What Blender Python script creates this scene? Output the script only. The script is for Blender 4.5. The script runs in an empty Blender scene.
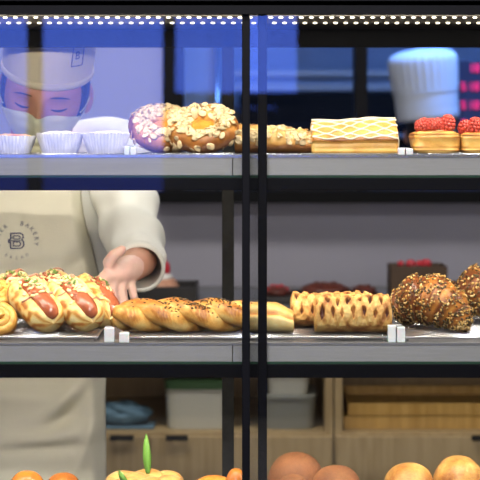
import bpy, bmesh, math, random
from mathutils import Vector, Matrix, Euler, noise
random.seed(7)
PI = math.pi
S = bpy.context.scene
COL = S.collection

# ------------------------------------------------------------------ measuring
CZ = 1.42; CD = 2.2; K = 0.000627
def P(px, py, Y):
    d = Y + CD
    return Vector(((px - 240) * K * d, Y, CZ - (py - 140) * K * d))
def X(px, Y): return (px - 240) * K * (Y + CD)
def Z(py, Y): return CZ - (py - 140) * K * (Y + CD)
def sm(a, b, x):
    t = max(0.0, min(1.0, (x - a) / (b - a))); return t * t * (3 - 2 * t)
def nz(x, y, z, s=1.0, o=0.0): return noise.noise(Vector((x * s + o, y * s + o * 1.7, z * s - o)))

# ------------------------------------------------------------------ materials
def _new(name):
    m = bpy.data.materials.new(name); m.use_nodes = True
    nt = m.node_tree; b = nt.nodes['Principled BSDF']
    return m, nt, b
def mat(name, col, rough=.5, metal=0., bump=0., bscale=200., var=0., vscale=20., spec=.5, emit=None, estr=0., sss=0., stretch=None):
    m, nt, b = _new(name)
    b.inputs['Base Color'].default_value = (*col, 1); b.inputs['Roughness'].default_value = rough
    b.inputs['Metallic'].default_value = metal; b.inputs['Specular IOR Level'].default_value = spec
    if sss: b.inputs['Subsurface Weight'].default_value = sss; b.inputs['Subsurface Scale'].default_value = .01
    if emit: b.inputs['Emission Color'].default_value = (*emit, 1); b.inputs['Emission Strength'].default_value = estr
    if bump or var:
        tc = nt.nodes.new('ShaderNodeTexCoord'); mp = nt.nodes.new('ShaderNodeMapping')
        nt.links.new(tc.outputs['Object'], mp.inputs[0])
        if stretch: mp.inputs['Scale'].default_value = stretch
    if bump:
        n = nt.nodes.new('ShaderNodeTexNoise'); n.inputs['Scale'].default_value = bscale; n.inputs['Detail'].default_value = 4
        bp = nt.nodes.new('ShaderNodeBump'); bp.inputs['Strength'].default_value = bump; bp.inputs['Distance'].default_value = .002
        nt.links.new(mp.outputs[0], n.inputs['Vector']); nt.links.new(n.outputs['Fac'], bp.inputs['Height']); nt.links.new(bp.outputs[0], b.inputs['Normal'])
    if var:
        n = nt.nodes.new('ShaderNodeTexNoise'); n.inputs['Scale'].default_value = vscale; n.inputs['Detail'].default_value = 5
        r = nt.nodes.new('ShaderNodeValToRGB')
        r.color_ramp.elements[0].position = .3; r.color_ramp.elements[1].position = .7
        r.color_ramp.elements[0].color = (*[c * (1 - var) for c in col], 1); r.color_ramp.elements[1].color = (*[min(1, c * (1 + var)) for c in col], 1)
        nt.links.new(mp.outputs[0], n.inputs['Vector']); nt.links.new(n.outputs['Fac'], r.inputs[0]); nt.links.new(r.outputs[0], b.inputs['Base Color'])
    return m
def bread(name, stops, rough=.38, nscale=60., namp=.35, bump=.5, bscale=260., spec=.5):
    """baked dough: the browning of each spot is stored on the mesh as 'crust'"""
    m, nt, b = _new(name)
    at = nt.nodes.new('ShaderNodeAttribute'); at.attribute_name = 'crust'
    tc = nt.nodes.new('ShaderNodeTexCoord')
    n = nt.nodes.new('ShaderNodeTexNoise'); n.inputs['Scale'].default_value = nscale; n.inputs['Detail'].default_value = 6; n.inputs['Roughness'].default_value = .65
    nt.links.new(tc.outputs['Object'], n.inputs['Vector'])
    a = nt.nodes.new('ShaderNodeMath'); a.operation = 'MULTIPLY_ADD'; a.inputs[1].default_value = namp * 2; a.inputs[2].default_value = -namp
    nt.links.new(n.outputs['Fac'], a.inputs[0])
    s = nt.nodes.new('ShaderNodeMath'); s.operation = 'ADD'
    nt.links.new(a.outputs[0], s.inputs[0]); nt.links.new(at.outputs['Fac'], s.inputs[1])
    r = nt.nodes.new('ShaderNodeValToRGB'); cr = r.color_ramp
    cr.elements[0].position = stops[0][0]; cr.elements[0].color = (*stops[0][1], 1)
    cr.elements[1].position = stops[-1][0]; cr.elements[1].color = (*stops[-1][1], 1)
    for p, c in stops[1:-1]:
        e = cr.elements.new(p); e.color = (*c, 1)
    nt.links.new(s.outputs[0], r.inputs[0]); nt.links.new(r.outputs[0], b.inputs['Base Color'])
    n2 = nt.nodes.new('ShaderNodeTexNoise'); n2.inputs['Scale'].default_value = bscale; n2.inputs['Detail'].default_value = 4
    bp = nt.nodes.new('ShaderNodeBump'); bp.inputs['Strength'].default_value = bump; bp.inputs['Distance'].default_value = .0015
    nt.links.new(tc.outputs['Object'], n2.inputs['Vector']); nt.links.new(n2.outputs['Fac'], bp.inputs['Height']); nt.links.new(bp.outputs[0], b.inputs['Normal'])
    b.inputs['Roughness'].default_value = rough; b.inputs['Specular IOR Level'].default_value = spec
    b.inputs['Subsurface Weight'].default_value = .08; b.inputs['Subsurface Scale'].default_value = .004
    return m
def glass_mat(name, tint, ior=1.8):
    m = bpy.data.materials.new(name); m.use_nodes = True; nt = m.node_tree; nt.nodes.clear()
    o = nt.nodes.new('ShaderNodeOutputMaterial'); mx = nt.nodes.new('ShaderNodeMixShader'); f = nt.nodes.new('ShaderNodeFresnel')
    t = nt.nodes.new('ShaderNodeBsdfTransparent'); g = nt.nodes.new('ShaderNodeBsdfGlossy')
    ge = nt.nodes.new('ShaderNodeNewGeometry'); mi = nt.nodes.new('ShaderNodeMath'); mi.operation = 'MULTIPLY_ADD'; mi.inputs[1].default_value = 1 / ior - ior; mi.inputs[2].default_value = ior
    nt.links.new(ge.outputs['Backfacing'], mi.inputs[0]); nt.links.new(mi.outputs[0], f.inputs['IOR']); t.inputs[0].default_value = (*tint, 1); g.inputs['Roughness'].default_value = 0.0
    nt.links.new(f.outputs[0], mx.inputs[0]); nt.links.new(t.outputs[0], mx.inputs[1]); nt.links.new(g.outputs[0], mx.inputs[2]); nt.links.new(mx.outputs[0], o.inputs[0])
    return m
def wood(name, c1, c2, scale=6.):
    m, nt, b = _new(name)
    tc = nt.nodes.new('ShaderNodeTexCoord'); mp = nt.nodes.new('ShaderNodeMapping'); mp.inputs['Scale'].default_value = (9, 9, .8)
    n = nt.nodes.new('ShaderNodeTexNoise'); n.inputs['Scale'].default_value = scale; n.inputs['Detail'].default_value = 6; n.inputs['Distortion'].default_value = .6
    r = nt.nodes.new('ShaderNodeValToRGB'); r.color_ramp.elements[0].position = .35; r.color_ramp.elements[1].position = .65
    r.color_ramp.elements[0].color = (*c1, 1); r.color_ramp.elements[1].color = (*c2, 1)
    nt.links.new(tc.outputs['Object'], mp.inputs[0]); nt.links.new(mp.outputs[0], n.inputs['Vector']); nt.links.new(n.outputs['Fac'], r.inputs[0]); nt.links.new(r.outputs[0], b.inputs['Base Color'])
    b.inputs['Roughness'].default_value = .5
    return m

M = {}
M['case_black'] = mat('case_black', (.003, .003, .005), .5, .0, bump=.05, spec=.10)
M['black_matte'] = mat('black_matte', (.006, .006, .006), .7, bump=.3, bscale=120, spec=.05)
M['post_dark'] = mat('post_dark', (.005, .005, .004), .55, spec=.15, bump=.6, bscale=90, var=.5, vscale=60)
M['steel'] = mat('brushed_steel', (.36, .355, .35), .45, .35, bump=.1, bscale=80, stretch=(1, 30, 30), var=.05)
M['shelf_plate'] = mat('shelf_plate', (.25, .25, .26), .4, .5, bump=.05)
M['strip'] = mat('strip_channel', (.10, .09, .07), .5, .3, bump=.1)
M['chrome'] = mat('chrome', (.75, .75, .76), .22, .9, bump=.04)
M['green_edge'] = mat('green_glass_edge', (.03, .07, .045), .2)
M['glass'] = glass_mat('door_glass', (.985, .99, .988), 1.9)
M['thin_glass'] = glass_mat('clear_glass', (.98, .985, .99), 1.3)
M['wall'] = mat('wall_paint', (.31, .30, .355), .8, bump=.15, bscale=60, var=.03, vscale=5)
M['wall_dark'] = mat('shopfront_paint', (.006, .006, .008), .9, bump=.1, spec=.03)
M['kitchen_wall'] = mat('kitchen_tile', (.3, .34, .42), .4, bump=.2, bscale=20, var=.08, vscale=8)
M['floor'] = mat('floor_tile', (.05, .047, .045), .45, bump=.1, bscale=30, var=.15, vscale=6)
M['ceiling'] = mat('ceiling_paint', (.25, .25, .26), .9, bump=.1)
M['wood'] = wood('oak', (.33, .23, .105), (.43, .315, .16))
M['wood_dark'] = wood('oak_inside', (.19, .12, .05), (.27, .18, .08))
M['wood_gold'] = wood('golden_board', (.42, .24, .05), (.58, .36, .10))
M['worktop'] = mat('worktop_stone', (.12, .12, .125), .35, bump=.1, var=.2, vscale=80)
M['led'] = mat('led', (1, 1, .9), .4, emit=(1, .88, .62), estr=2.6)
M['lamp'] = mat('lamp_diffuser', (1, 1, 1), .5, emit=(1, .95, .86), estr=3)
M['lamp_blue'] = mat('blue_lamp_diffuser', (1, 1, 1), .5, emit=(.25, .45, 1), estr=3)
M['pink'] = mat('pink_digits', (.3, .02, .1), .5, emit=(1, .03, .22), estr=.9)
M['clear'] = mat('frosted_acrylic', (.99, .99, .98), .15, spec=.8, bump=.1, sss=.3)
M['paper'] = mat('baking_paper', (.86, .84, .88), .75, bump=.2, bscale=150)
M['cream'] = mat('cream_top', (.82, .70, .55), .5, bump=.4, bscale=180, var=.15, vscale=80)
M['almond'] = mat('almond_flake', (.84, .63, .34), .5, bump=.2, var=.18, vscale=90)
M['icing'] = mat('white_icing', (.95, .86, .66), .35, bump=.1)
M['berry'] = mat('raspberry', (.68, .09, .06), .35, bump=.3, bscale=400, var=.25, vscale=90, sss=.2)
M['berry_core'] = mat('berry_cut', (.75, .45, .35), .6)
M['sausage'] = mat('sausage', (.42, .11, .045), .22, bump=.3, bscale=150, var=.35, vscale=70, spec=.7)
M['ham'] = mat('ham_bits', (.58, .20, .12), .35, bump=.3, var=.3, vscale=120)
M['cheese'] = mat('melted_cheese', (.93, .74, .36), .35, bump=.4, var=.12, vscale=80)
M['herb'] = mat('green_herb', (.16, .27, .05), .6, var=.3, vscale=200)
M['seed_pale'] = mat('pale_seed', (.72, .52, .22), .45, var=.2, vscale=300)
M['seed_dark'] = mat('dark_seed', (.07, .045, .015), .35)
M['seed_mid'] = mat('golden_seed', (.48, .28, .07), .4)
M['leaf'] = mat('green_leaf', (.16, .36, .04), .4, bump=.2, bscale=60, var=.2, vscale=50, stretch=(6, 1, 1))
M['jam'] = mat('dark_berry_filling', (.09, .012, .012), .2, var=.3, vscale=100)
M['apron'] = mat('cream_cotton', (.80, .77, .62), .85, bump=.25, bscale=350, var=.03, vscale=15)
M['shirt'] = mat('white_cotton', (.80, .80, .74), .85, bump=.25, bscale=300, var=.02)
M['hat'] = mat('beige_cotton_hat', (.72, .63, .44), .85, bump=.25, bscale=300)
M['hat_white'] = mat('white_toque', (.80, .82, .85), .85, bump=.2, bscale=200)
M['mask'] = mat('pale_mask', (.80, .80, .56), .8, bump=.2, bscale=200)
M['skin'] = mat('skin', (.60, .29, .19), .5, bump=.15, bscale=160, var=.08, vscale=30, sss=.15)
M['glove'] = mat('gloved_skin', (.78, .50, .42), .38, bump=.2, bscale=120, var=.12, vscale=40, sss=.15)
M['hair'] = mat('dark_hair', (.02, .014, .012), .5, bump=.5, bscale=200)
M['navy'] = mat('navy_print', (.05, .055, .17), .7)
M['navy_soft'] = mat('faded_navy_print', (.22, .22, .26), .8)
M['trousers'] = mat('dark_trousers', (.03, .03, .035), .8, bump=.2)
M['blue_cloth'] = mat('blue_cloth', (.10, .19, .27), .7, bump=.3, var=.15)
M['lid_green'] = mat('green_lid', (.035, .085, .03), .4, bump=.1)
M['tub'] = mat('white_tub', (.55, .55, .48), .45, bump=.05)
M['tub_grey'] = mat('grey_translucent_tub', (.23, .24, .22), .4, bump=.05)
M['tray_black'] = mat('black_tray', (.012, .010, .010), .4, bump=.05)
M['brown_box'] = mat('brown_card', (.07, .04, .022), .8, bump=.1)
M['choc'] = mat('dark_glazed_dough', (.09, .02, .012), .35, var=.4, vscale=50, bump=.3)
M['red_fruit'] = mat('red_fruit', (.48, .02, .035), .3, var=.2, bump=.2)
M['tan'] = mat('tan_pastry', (.48, .24, .15), .6, var=.2, vscale=50, bump=.3)
M['white_cream'] = mat('whipped_cream', (.8, .78, .75), .6, bump=.2)
GOLD = [(.0, (.90, .62, .22)), (.3, (.80, .42, .10)), (.6, (.52, .20, .035)), (1., (.20, .06, .012))]
M['bread_gold'] = bread('golden_crust', GOLD)
M['bread_bun'] = bread('soft_bun_crust', [(.0, (.93, .74, .33)), (.35, (.86, .53, .15)), (.65, (.58, .22, .04)), (1., (.28, .08, .015))], rough=.4, bump=.2)
M['bread_puff'] = bread('puff_crust', [(.0, (.90, .60, .18)), (.35, (.78, .42, .09)), (.65, (.48, .18, .03)), (1., (.17, .05, .012))], rough=.35, nscale=45, bump=.35)
M['bread_dust'] = bread('sugar_dusted_crust', [(.0, (.86, .57, .20)), (.3, (.70, .39, .11)), (.6, (.38, .15, .035)), (1., (.08, .018, .010))], rough=.6, nscale=140, bump=.8)
M['bread_pale'] = bread('pale_brioche', [(.0, (.92, .72, .36)), (.4, (.84, .50, .15)), (.7, (.56, .24, .04)), (1., (.32, .11, .02))], rough=.28, bump=.15)
M['bread_brown'] = bread('crackle_crust', [(.0, (.44, .19, .07)), (.5, (.27, .10, .03)), (1., (.15, .05, .02))], rough=.7, nscale=220, bump=1., bscale=320)
M['bread_orange'] = bread('glazed_orange_crust', [(.0, (.82, .38, .06)), (.4, (.66, .23, .025)), (1., (.34, .09, .012))], rough=.2, bump=.1)
M['bread_tan'] = bread('tan_dome_crust', [(.0, (.88, .60, .22)), (.4, (.66, .34, .08)), (.75, (.42, .16, .03)), (1., (.22, .07, .015))], rough=.4, nscale=110, namp=.5, bump=.5)

# ------------------------------------------------------------------ mesh helpers
def link(o, parent=None):
    COL.objects.link(o)
    if parent: o.parent = parent
    return o
def obj_from(name, verts, faces, m, parent=None, crust=None, smooth=True, loc=None):
    me = bpy.data.meshes.new(name)
    me.from_pydata([tuple(v) for v in verts], [], faces); me.update()
    bm = bmesh.new(); bm.from_mesh(me); bmesh.ops.recalc_face_normals(bm, faces=bm.faces); bm.to_mesh(me); bm.free()
    mats = m if isinstance(m, (list, tuple)) else [m]
    for x in mats: me.materials.append(x)
    if smooth: me.polygons.foreach_set('use_smooth', [True] * len(me.polygons))
    if crust is not None:
        a = me.attributes.new('crust', 'FLOAT', 'POINT'); a.data.foreach_set('value', [float(c) for c in crust])
    o = bpy.data.objects.new(name, me)
    if loc is not None: o.location = loc
    return link(o, parent)
class MB:
    def __init__(s): s.v = []; s.f = []; s.mi = []; s.c = []
    def add(s, verts, faces, mi=0, c=0.):
        b = len(s.v); s.v += [Vector(v) for v in verts]; s.f += [tuple(i + b for i in f) for f in faces]; s.mi += [mi] * len(faces)
        s.c += list(c) if isinstance(c, (list, tuple)) else [c] * len(verts)
        return s
    def box(s, x0, x1, y0, y1, z0, z1, mi=0, bev=0.0):
        if bev <= 0:
            v = [(x, y, z) for x in (x0, x1) for y in (y0, y1) for z in (z0, z1)]
            return s.add(v, [(0, 1, 3, 2), (4, 6, 7, 5), (0, 4, 5, 1), (2, 3, 7, 6), (0, 2, 6, 4), (1, 5, 7, 3)], mi)
        bm = bmesh.new(); bmesh.ops.create_cube(bm, size=1)
        for v in bm.verts: v.co = Vector(((x0 + x1) / 2 + v.co.x * (x1 - x0), (y0 + y1) / 2 + v.co.y * (y1 - y0), (z0 + z1) / 2 + v.co.z * (z1 - z0)))
        bmesh.ops.bevel(bm, geom=bm.edges[:], offset=bev, segments=2, profile=.5, affect='EDGES')
        bm.verts.ensure_lookup_table()
        v = [x.co.copy() for x in bm.verts]; f = [tuple(x.index for x in q.verts) for q in bm.faces]; bm.free()
        return s.add(v, f, mi)
    def tube(s, pts, rad, n=10, mi=0, caps=True, c=0., sq=1.0):
        pts = [Vector(p) for p in pts]; rs = rad if isinstance(rad, (list, tuple)) else [rad] * len(pts)
        v = []; f = []; up = None
        for i, p in enumerate(pts):
            t = (pts[min(i + 1, len(pts) - 1)] - pts[max(i - 1, 0)]).normalized()
            if up is None:
                up = Vector((0, 0, 1)) if abs(t.z) < .9 else Vector((0, 1, 0))
            a = (up - t * up.dot(t)).normalized(); up = a; b = t.cross(a)
            for k in range(n):
                w = 2 * PI * k / n; v.append(p + (a * math.cos(w) * sq + b * math.sin(w)) * rs[i])
        for i in range(len(pts) - 1):
            for k in range(n): f.append((i * n + k, i * n + (k + 1) % n, (i + 1) * n + (k + 1) % n, (i + 1) * n + k))
        if caps: f.append(tuple(range(n - 1, -1, -1))); f.append(tuple(range((len(pts) - 1) * n, len(pts) * n)))
        return s.add(v, f, mi, c)
    def ell(s, c, r, n=10, m=8, mi=0, rot=None, fn=None, cr=0.):
        v = []; f = []
        for i in range(m + 1):
            ph = PI * i / m
            for k in range(n):
                th = 2 * PI * k / n
                q = Vector((math.sin(ph) * math.cos(th), math.sin(ph) * math.sin(th), math.cos(ph)))
                g = fn(q) if fn else 1.
                p = Vector((q.x * r[0], q.y * r[1], q.z * r[2])) * g
                if rot: p = rot @ p
                v.append(Vector(c) + p)
        for i in range(m):
            for k in range(n): f.append((i * n + k, i * n + (k + 1) % n, (i + 1) * n + (k + 1) % n, (i + 1) * n + k))
        return s.add(v, f, mi, cr)
    def build(s, name, m, parent=None, smooth=True, loc=None, crust=False):
        bmats = m if isinstance(m, (list, tuple)) else [m]
        me = bpy.data.meshes.new(name); me.from_pydata([tuple(v) for v in s.v], [], s.f)
        for x in bmats: me.materials.append(x)
        me.polygons.foreach_set('material_index', s.mi); me.polygons.foreach_set('use_smooth', [smooth] * len(s.f))
        me.update()
        bm = bmesh.new(); bm.from_mesh(me); bmesh.ops.remove_doubles(bm, verts=bm.verts, dist=1e-6) if not crust else None
        bmesh.ops.recalc_face_normals(bm, faces=bm.faces); bm.to_mesh(me); bm.free()
        if crust:
            a = me.attributes.new('crust', 'FLOAT', 'POINT'); a.data.foreach_set('value', [float(c) for c in s.c])
        o = bpy.data.objects.new(name, me)
        if loc is not None: o.location = loc
        return link(o, parent)
def surf(name, fn, nu, nv, m, parent=None, cu=False, cv=False, loc=None, crust=True):
    """grid surface; fn(u,v) -> (x,y,z[,crust])"""
    v = []; c = []
    for i in range(nu):
        for j in range(nv):
            r = fn(i / (nu if cu else nu - 1), j / (nv if cv else nv - 1)); v.append(r[:3]); c.append(r[3] if len(r) > 3 else 0)
    f = []
    for i in range(nu if cu else nu - 1):
        for j in range(nv if cv else nv - 1):
            i2 = (i + 1) % nu; j2 = (j + 1) % nv
            f.append((i * nv + j, i2 * nv + j, i2 * nv + j2, i * nv + j2))
    return obj_from(name, v, f, m, parent, c if crust else None, True, loc)
def tag(o, label, cat, group=None, kind=None):
    if label: o['label'] = label
    if cat: o['category'] = cat
    if group: o['group'] = group
    if kind: o['kind'] = kind
    return o
def thing(name, label, cat, loc=(0, 0, 0), group=None):
    o = bpy.data.objects.new(name, None); o.location = loc; o.empty_display_size = .02; link(o)
    return tag(o, label, cat, group)
def struct(o): o['kind'] = 'structure'; return o
def sbox(name, m, *b, bev=0):
    o = MB().box(*b, bev=bev).build(name, m, None, smooth=False); return struct(o)
def copy_tree(o, parent=None):
    c = o.copy(); COL.objects.link(c)
    c.parent = parent
    for ch in list(o.children): copy_tree(ch, c)
    return c

# ------------------------------------------------------------------ camera, world, lights
cam = bpy.data.cameras.new('camera'); co = bpy.data.objects.new('camera', cam); COL.objects.link(co); S.camera = co
co.location = (0, -CD, CZ); co.rotation_euler = (PI / 2, 0, 0)
cam.sensor_width = 36; cam.lens = 36 / (480 * K); cam.shift_y = -100 / 480
cam.dof.use_dof = True; cam.dof.focus_distance = 2.29; cam.dof.aperture_fstop = 8.5
cam.clip_start = .05
W = bpy.data.worlds.new('dusk_sky'); S.world = W; W.use_nodes = True
nt = W.node_tree; bg = nt.nodes['Background']
tc = nt.nodes.new('ShaderNodeTexCoord'); sx = nt.nodes.new('ShaderNodeSeparateXYZ'); mr = nt.nodes.new('ShaderNodeMapRange'); rp = nt.nodes.new('ShaderNodeValToRGB')
nt.links.new(tc.outputs['Generated'], sx.inputs[0]); nt.links.new(sx.outputs['Z'], mr.inputs['Value'])
mr.inputs['From Min'].default_value = -.04; mr.inputs['From Max'].default_value = .04; nt.links.new(mr.outputs[0], rp.inputs[0])
e = rp.color_ramp.elements; e[0].position = .32; e[0].color = (.012, .022, .16, 1); e[1].position = .48; e[1].color = (.10, .20, 1, 1)
nt.links.new(rp.outputs[0], bg.inputs[0])
W.node_tree.nodes['Background'].inputs[1].default_value = 2.5
S.view_settings.view_transform = 'Standard'; S.view_settings.look = 'None'; S.view_settings.gamma = 1; S.view_settings.exposure = .4
S.cycles.max_bounces = 10; S.cycles.transparent_max_bounces = 16; S.cycles.sample_clamp_indirect = 4
S.cycles.use_denoising = True; S.cycles.caustics_reflective = False; S.cycles.caustics_refractive = False
def area(name, loc, size, size_y, power, col, rot=(0, 0, 0), spread=PI):
    l = bpy.data.lights.new(name, 'AREA'); l.shape = 'RECTANGLE'; l.size = size; l.size_y = size_y; l.energy = power; l.color = col; l.spread = spread
    o = bpy.data.objects.new(name, l); COL.objects.link(o); o.location = loc; o.rotation_euler = rot; return o

# ------------------------------------------------------------------ the setting
RX = 3.0; YF = -6.0; YW = 2.4; YK = 5.2; H = 2.9
sbox('floor', M['floor'], -RX - .1, RX + .1, YF - .1, YK + .1, -.1, 0)
sbox('ceiling', M['ceiling'], -RX - .1, RX + .1, YF - .1, YK + .1, H, H + .1)
sbox('wall_left', M['wall'], -RX - .1, -RX, YF - .1, YK + .1, 0, H)
sbox('wall_right', M['wall'], RX, RX + .1, YF - .1, YK + .1, 0, H)
sbox('wall_kitchen', M['kitchen_wall'], -RX, RX, YK, YK + .1, 0, H)
# partition behind the counter with a wide window into the kitchen
wx0 = X(171, YW); wx1 = 2.2; wz0 = Z(191, YW); wz1 = 2.25
b = MB(); b.box(-RX, wx0, YW, YW + .1, 0, H); b.box(wx1, RX, YW, YW + .1, 0, H); b.box(wx0, wx1, YW, YW + .1, 0, wz0 - .02); b.box(wx0, wx1, YW, YW + .1, wz1, H)
struct(b.build('wall_back', M['wall'], None, smooth=False))
b = MB(); b.box(X(163, YW), X(183, YW), YW - .03, YW + .11, wz0, wz1); b.box(X(355, YW), X(367, YW), YW - .02, YW + .1, wz0, wz1); b.box(wx1 - .05, wx1, YW - .03, YW + .1, wz0, wz1); b.box(wx0, wx1, YW - .03, YW + .1, wz1 - .05, wz1 + .02)
wf = struct(b.build('window_1', M['case_black'], None, smooth=False))
b = MB(); b.box(X(155, YW - .1), wx1 + .05, YW - .10, YW + .1, Z(203, YW - .1), Z(191, YW - .1), bev=.004)
b.build('window_ledge', M['black_matte'], wf, smooth=False)
MB().box(X(183, YW), wx1 - .05, YW + .03, YW + .036, wz0, wz1 - .05).build('window_glass', M['thin_glass'], wf, smooth=False)
# shopfront behind the customer: tall windows onto the dusk
DV = 8.2
def XR(px): return (px - 240) * K * DV
def ZR(py): return CZ - (py - 140) * K * DV
ax0, ax1, bx0, bx1 = XR(-110), XR(163), XR(175), XR(297)
az, bz, tz = ZR(192), ZR(93), 2.62
b = MB(); b.box(-RX, ax0, YF - .1, YF, 0, H); b.box(bx1, RX, YF - .1, YF, 0, H); b.box(ax0, bx1, YF - .1, YF, tz, H)
b.box(ax0, ax1, YF - .1, YF, 0, az); b.box(ax1, bx1, YF - .1, YF, 0, bz); b.box(ax1, bx0, YF - .1, YF, bz, tz)
struct(b.build('wall_front', M['wall_dark'], None, smooth=False))
b = MB(); b.box(XR(28), XR(42), YF - .08, YF + .02, az, tz); b.box(ax0 - .03, ax1 + .01, YF - .06, YF + .03, az - .04, az)
w2 = struct(b.build('window_2', M['wall_dark'], None, smooth=False))
MB().box(ax0, ax1, YF - .06, YF - .054, az, tz).build('window_glass', M['thin_glass'], w2, smooth=False)
b = MB(); b.box(bx0 - .01, bx1 + .02, YF - .06, YF + .03, bz - .04, bz)
w3 = struct(b.build('window_3', M['wall_dark'], None, smooth=False))
MB().box(bx0, bx1, YF - .06, YF - .054, bz, tz).build('window_glass', M['thin_glass'], w3, smooth=False)
struct(MB().box(-RX, RX, YW - .015, YW, 0, .1, bev=.003).build('baseboard_back', M['black_matte'], None, smooth=False))

def ceiling_lamp(loc, sx, sy, power, col, m, label, group=None):
    t = thing('ceiling_lamp', label, 'ceiling lamp', (loc[0], loc[1], H), group)
    b = MB(); b.box(-sx / 2 - .03, sx / 2 + .03, -sy / 2 - .03, sy / 2 + .03, -.05, 0, bev=.006); b.build('housing', M['steel'], t, smooth=False)
    MB().box(-sx / 2, sx / 2, -sy / 2, sy / 2, -.056, -.05).build('diffuser', m, t, smooth=False)
    area('lamp_light', (loc[0], loc[1], H - .065), sx, sy, power, col)
ceiling_lamp((-.4, 1.0), 1.2, .3, 22, (1, .95, .86), M['lamp'], 'warm white ceiling panel lamp above the masked baker')
ceiling_lamp((1.2, 1.15), 1.2, .3, 7, (.92, .92, 1), M['lamp'], 'cool white ceiling panel lamp over the worktop at right')
ceiling_lamp((.2, -1.5), 1.2, .3, 55, (1, .97, .93), M['lamp'], 'added white ceiling panel lamp brightening the case front from the customer side')  # unseen lamp, added to brighten the pastry fronts and steel trims
ceiling_lamp((-.3, -4.0), 1.2, .3, 185, (1, .97, .93), M['lamp'], 'added white ceiling panel lamp near the shopfront windows, brightening the apron')  # unseen lamp, added far back so low light reaches the apron through the doors
ceiling_lamp((1.0, 2.66), 1.2, .25, 62, (.13, .34, 1), M['lamp_blue'], 'blue ceiling lamp inside the kitchen')

# ------------------------------------------------------------------ display case
HW = .95; SD = .37
SH = [Z(155, 0), Z(343, 0), Z(539, 0)]
case = thing('display_case', 'tall black framed glass bakery display case with three shelves and sliding doors', 'display case', (0, 0, 0))
zu = 1.598
b = MB(); b.box(-HW, HW, -.045, .39, zu, 1.80, bev=.004); b.box(-HW, HW, -.045, -.036, Z(14, -.045), zu + .01)
b.build('canopy', M['case_black'], case, smooth=False)
b = MB(); b.box(-HW, HW, -.045, .39, .03, .62, bev=.004); b.box(-HW + .03, HW - .03, -.02, .36, 0, .03); b.build('base_cabinet', M['case_black'], case, smooth=False)
b = MB(); b.box(-HW, HW, SD + .003, SD + .018, Z(47, SD), zu)
b.build('rear_header', M['black_matte'], case, smooth=False)
for px0, px1 in ((222, 234), (-105, -93), (548, 560)):
    MB().box(X(px0, SD), X(px1, SD), SD + .003, SD + .016, .62, zu, bev=.001).build('rear_post', M['post_dark'], case, smooth=False)
for sx in (-1, 1):
    b = MB(); b.box(sx * HW - .012, sx * HW + .012, -.045, .39, .6, zu + .01, bev=.003); b.build('side_panel', M['case_black'], case, smooth=False)
ranges = [((155, 157), (157, 175.5), (175.5, 177.5), (177.5, 190.5)), ((343, 344.5), (344.5, 362), (362, 364), (364, 378)), ((539, 541), (541, 558), (558, 560), (560, 574))]
for si, (a_, b_, c_, d_) in enumerate(ranges):
    sh = MB().box(-HW + .012, HW - .012, .0, SD, Z(a_[1], 0) - .001, Z(a_[0], 0)).build('shelf', M['chrome'] if si < 1 else M['shelf_plate'], case, smooth=False)
    t = MB()
    for x0, x1 in ((-HW + .012, X(232.3, 0)), (X(232.8, 0), X(428.7, 0) if si == 5 else HW - .012)):
        t.box(x0, x1, .001, .02, Z(b_[1], 0), Z(b_[0], 0) - .0005, bev=.0008)
    t.build('front_trim', M['steel'], sh, smooth=False)
    MB().box(-HW + .012, HW - .012, .0, .03, Z(c_[1], 0), Z(c_[0], 0)).build('glass_edge', M['green_edge'], sh, smooth=False)
    MB().box(-HW + .012, HW - .012, .0, .035, Z(d_[1], 0), Z(d_[0], 0), bev=.001).build('light_bar', M['case_black'], sh, smooth=False)
    if si < 2:
        area('shelf_light', (0, .026, Z(d_[1], 0) - .003), 2 * HW - .1, .014, 5.6 if si == 0 else 4.2, (1, .90, .76), (math.radians(54), 0, 0))
area('canopy_light', (0, -.008, zu - .0005), 2 * HW - .1, .014, 6.5, (1, .92, .82), (math.radians(48), 0, 0))
# two overlapping sliding doors
def door(x0, x1, y0, stile_side, sx0, sx1):
    zb, zt = .63, zu - .0
    dr = MB().box(x0, x1, y0, y0 + .005, zb, zt).build('door', M['glass'], case, smooth=False)
    MB().box(sx0, sx1, y0 - .004, y0 + .009, zb - .005, zt, bev=.0012).build('stile', M['case_black'], dr, smooth=False)
    MB().box(x0, x1, y0 - .003, y0 + .008, zb - .015, zb).build('rail', M['case_black'], dr, smooth=False)
door(-HW + .013, X(266, -.015), -.017, 1, X(258, -.018), X(267, -.018))
door(X(243, -.032), HW - .013, -.032, -1, X(242, -.036), X(250, -.036))
# LED strips under the canopy
strip = MB().box(-HW + .03, HW - .03, .070, .212, zu - .0015, zu - .0002).build('led_strip', M['strip'], case, smooth=False)
led_me = None
for r, (yy, py, off) in enumerate(((.081, 17.5, .0), (.188, 22.5, .35))):
    pitch = .0146 if r == 0 else .0153
    n = 50
    for i in range(n):
        x = (i - n / 2 + off) * pitch
        if led_me is None:
            lo = MB().ell((0, 0, 0), (.0034, .0025, .0015), 10, 6).build('led', M['led'], strip); led_me = lo.data
        else: lo = link(bpy.data.objects.new('led', led_me), strip)
        lo.location = (x, yy, zu - .0028)

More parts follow.
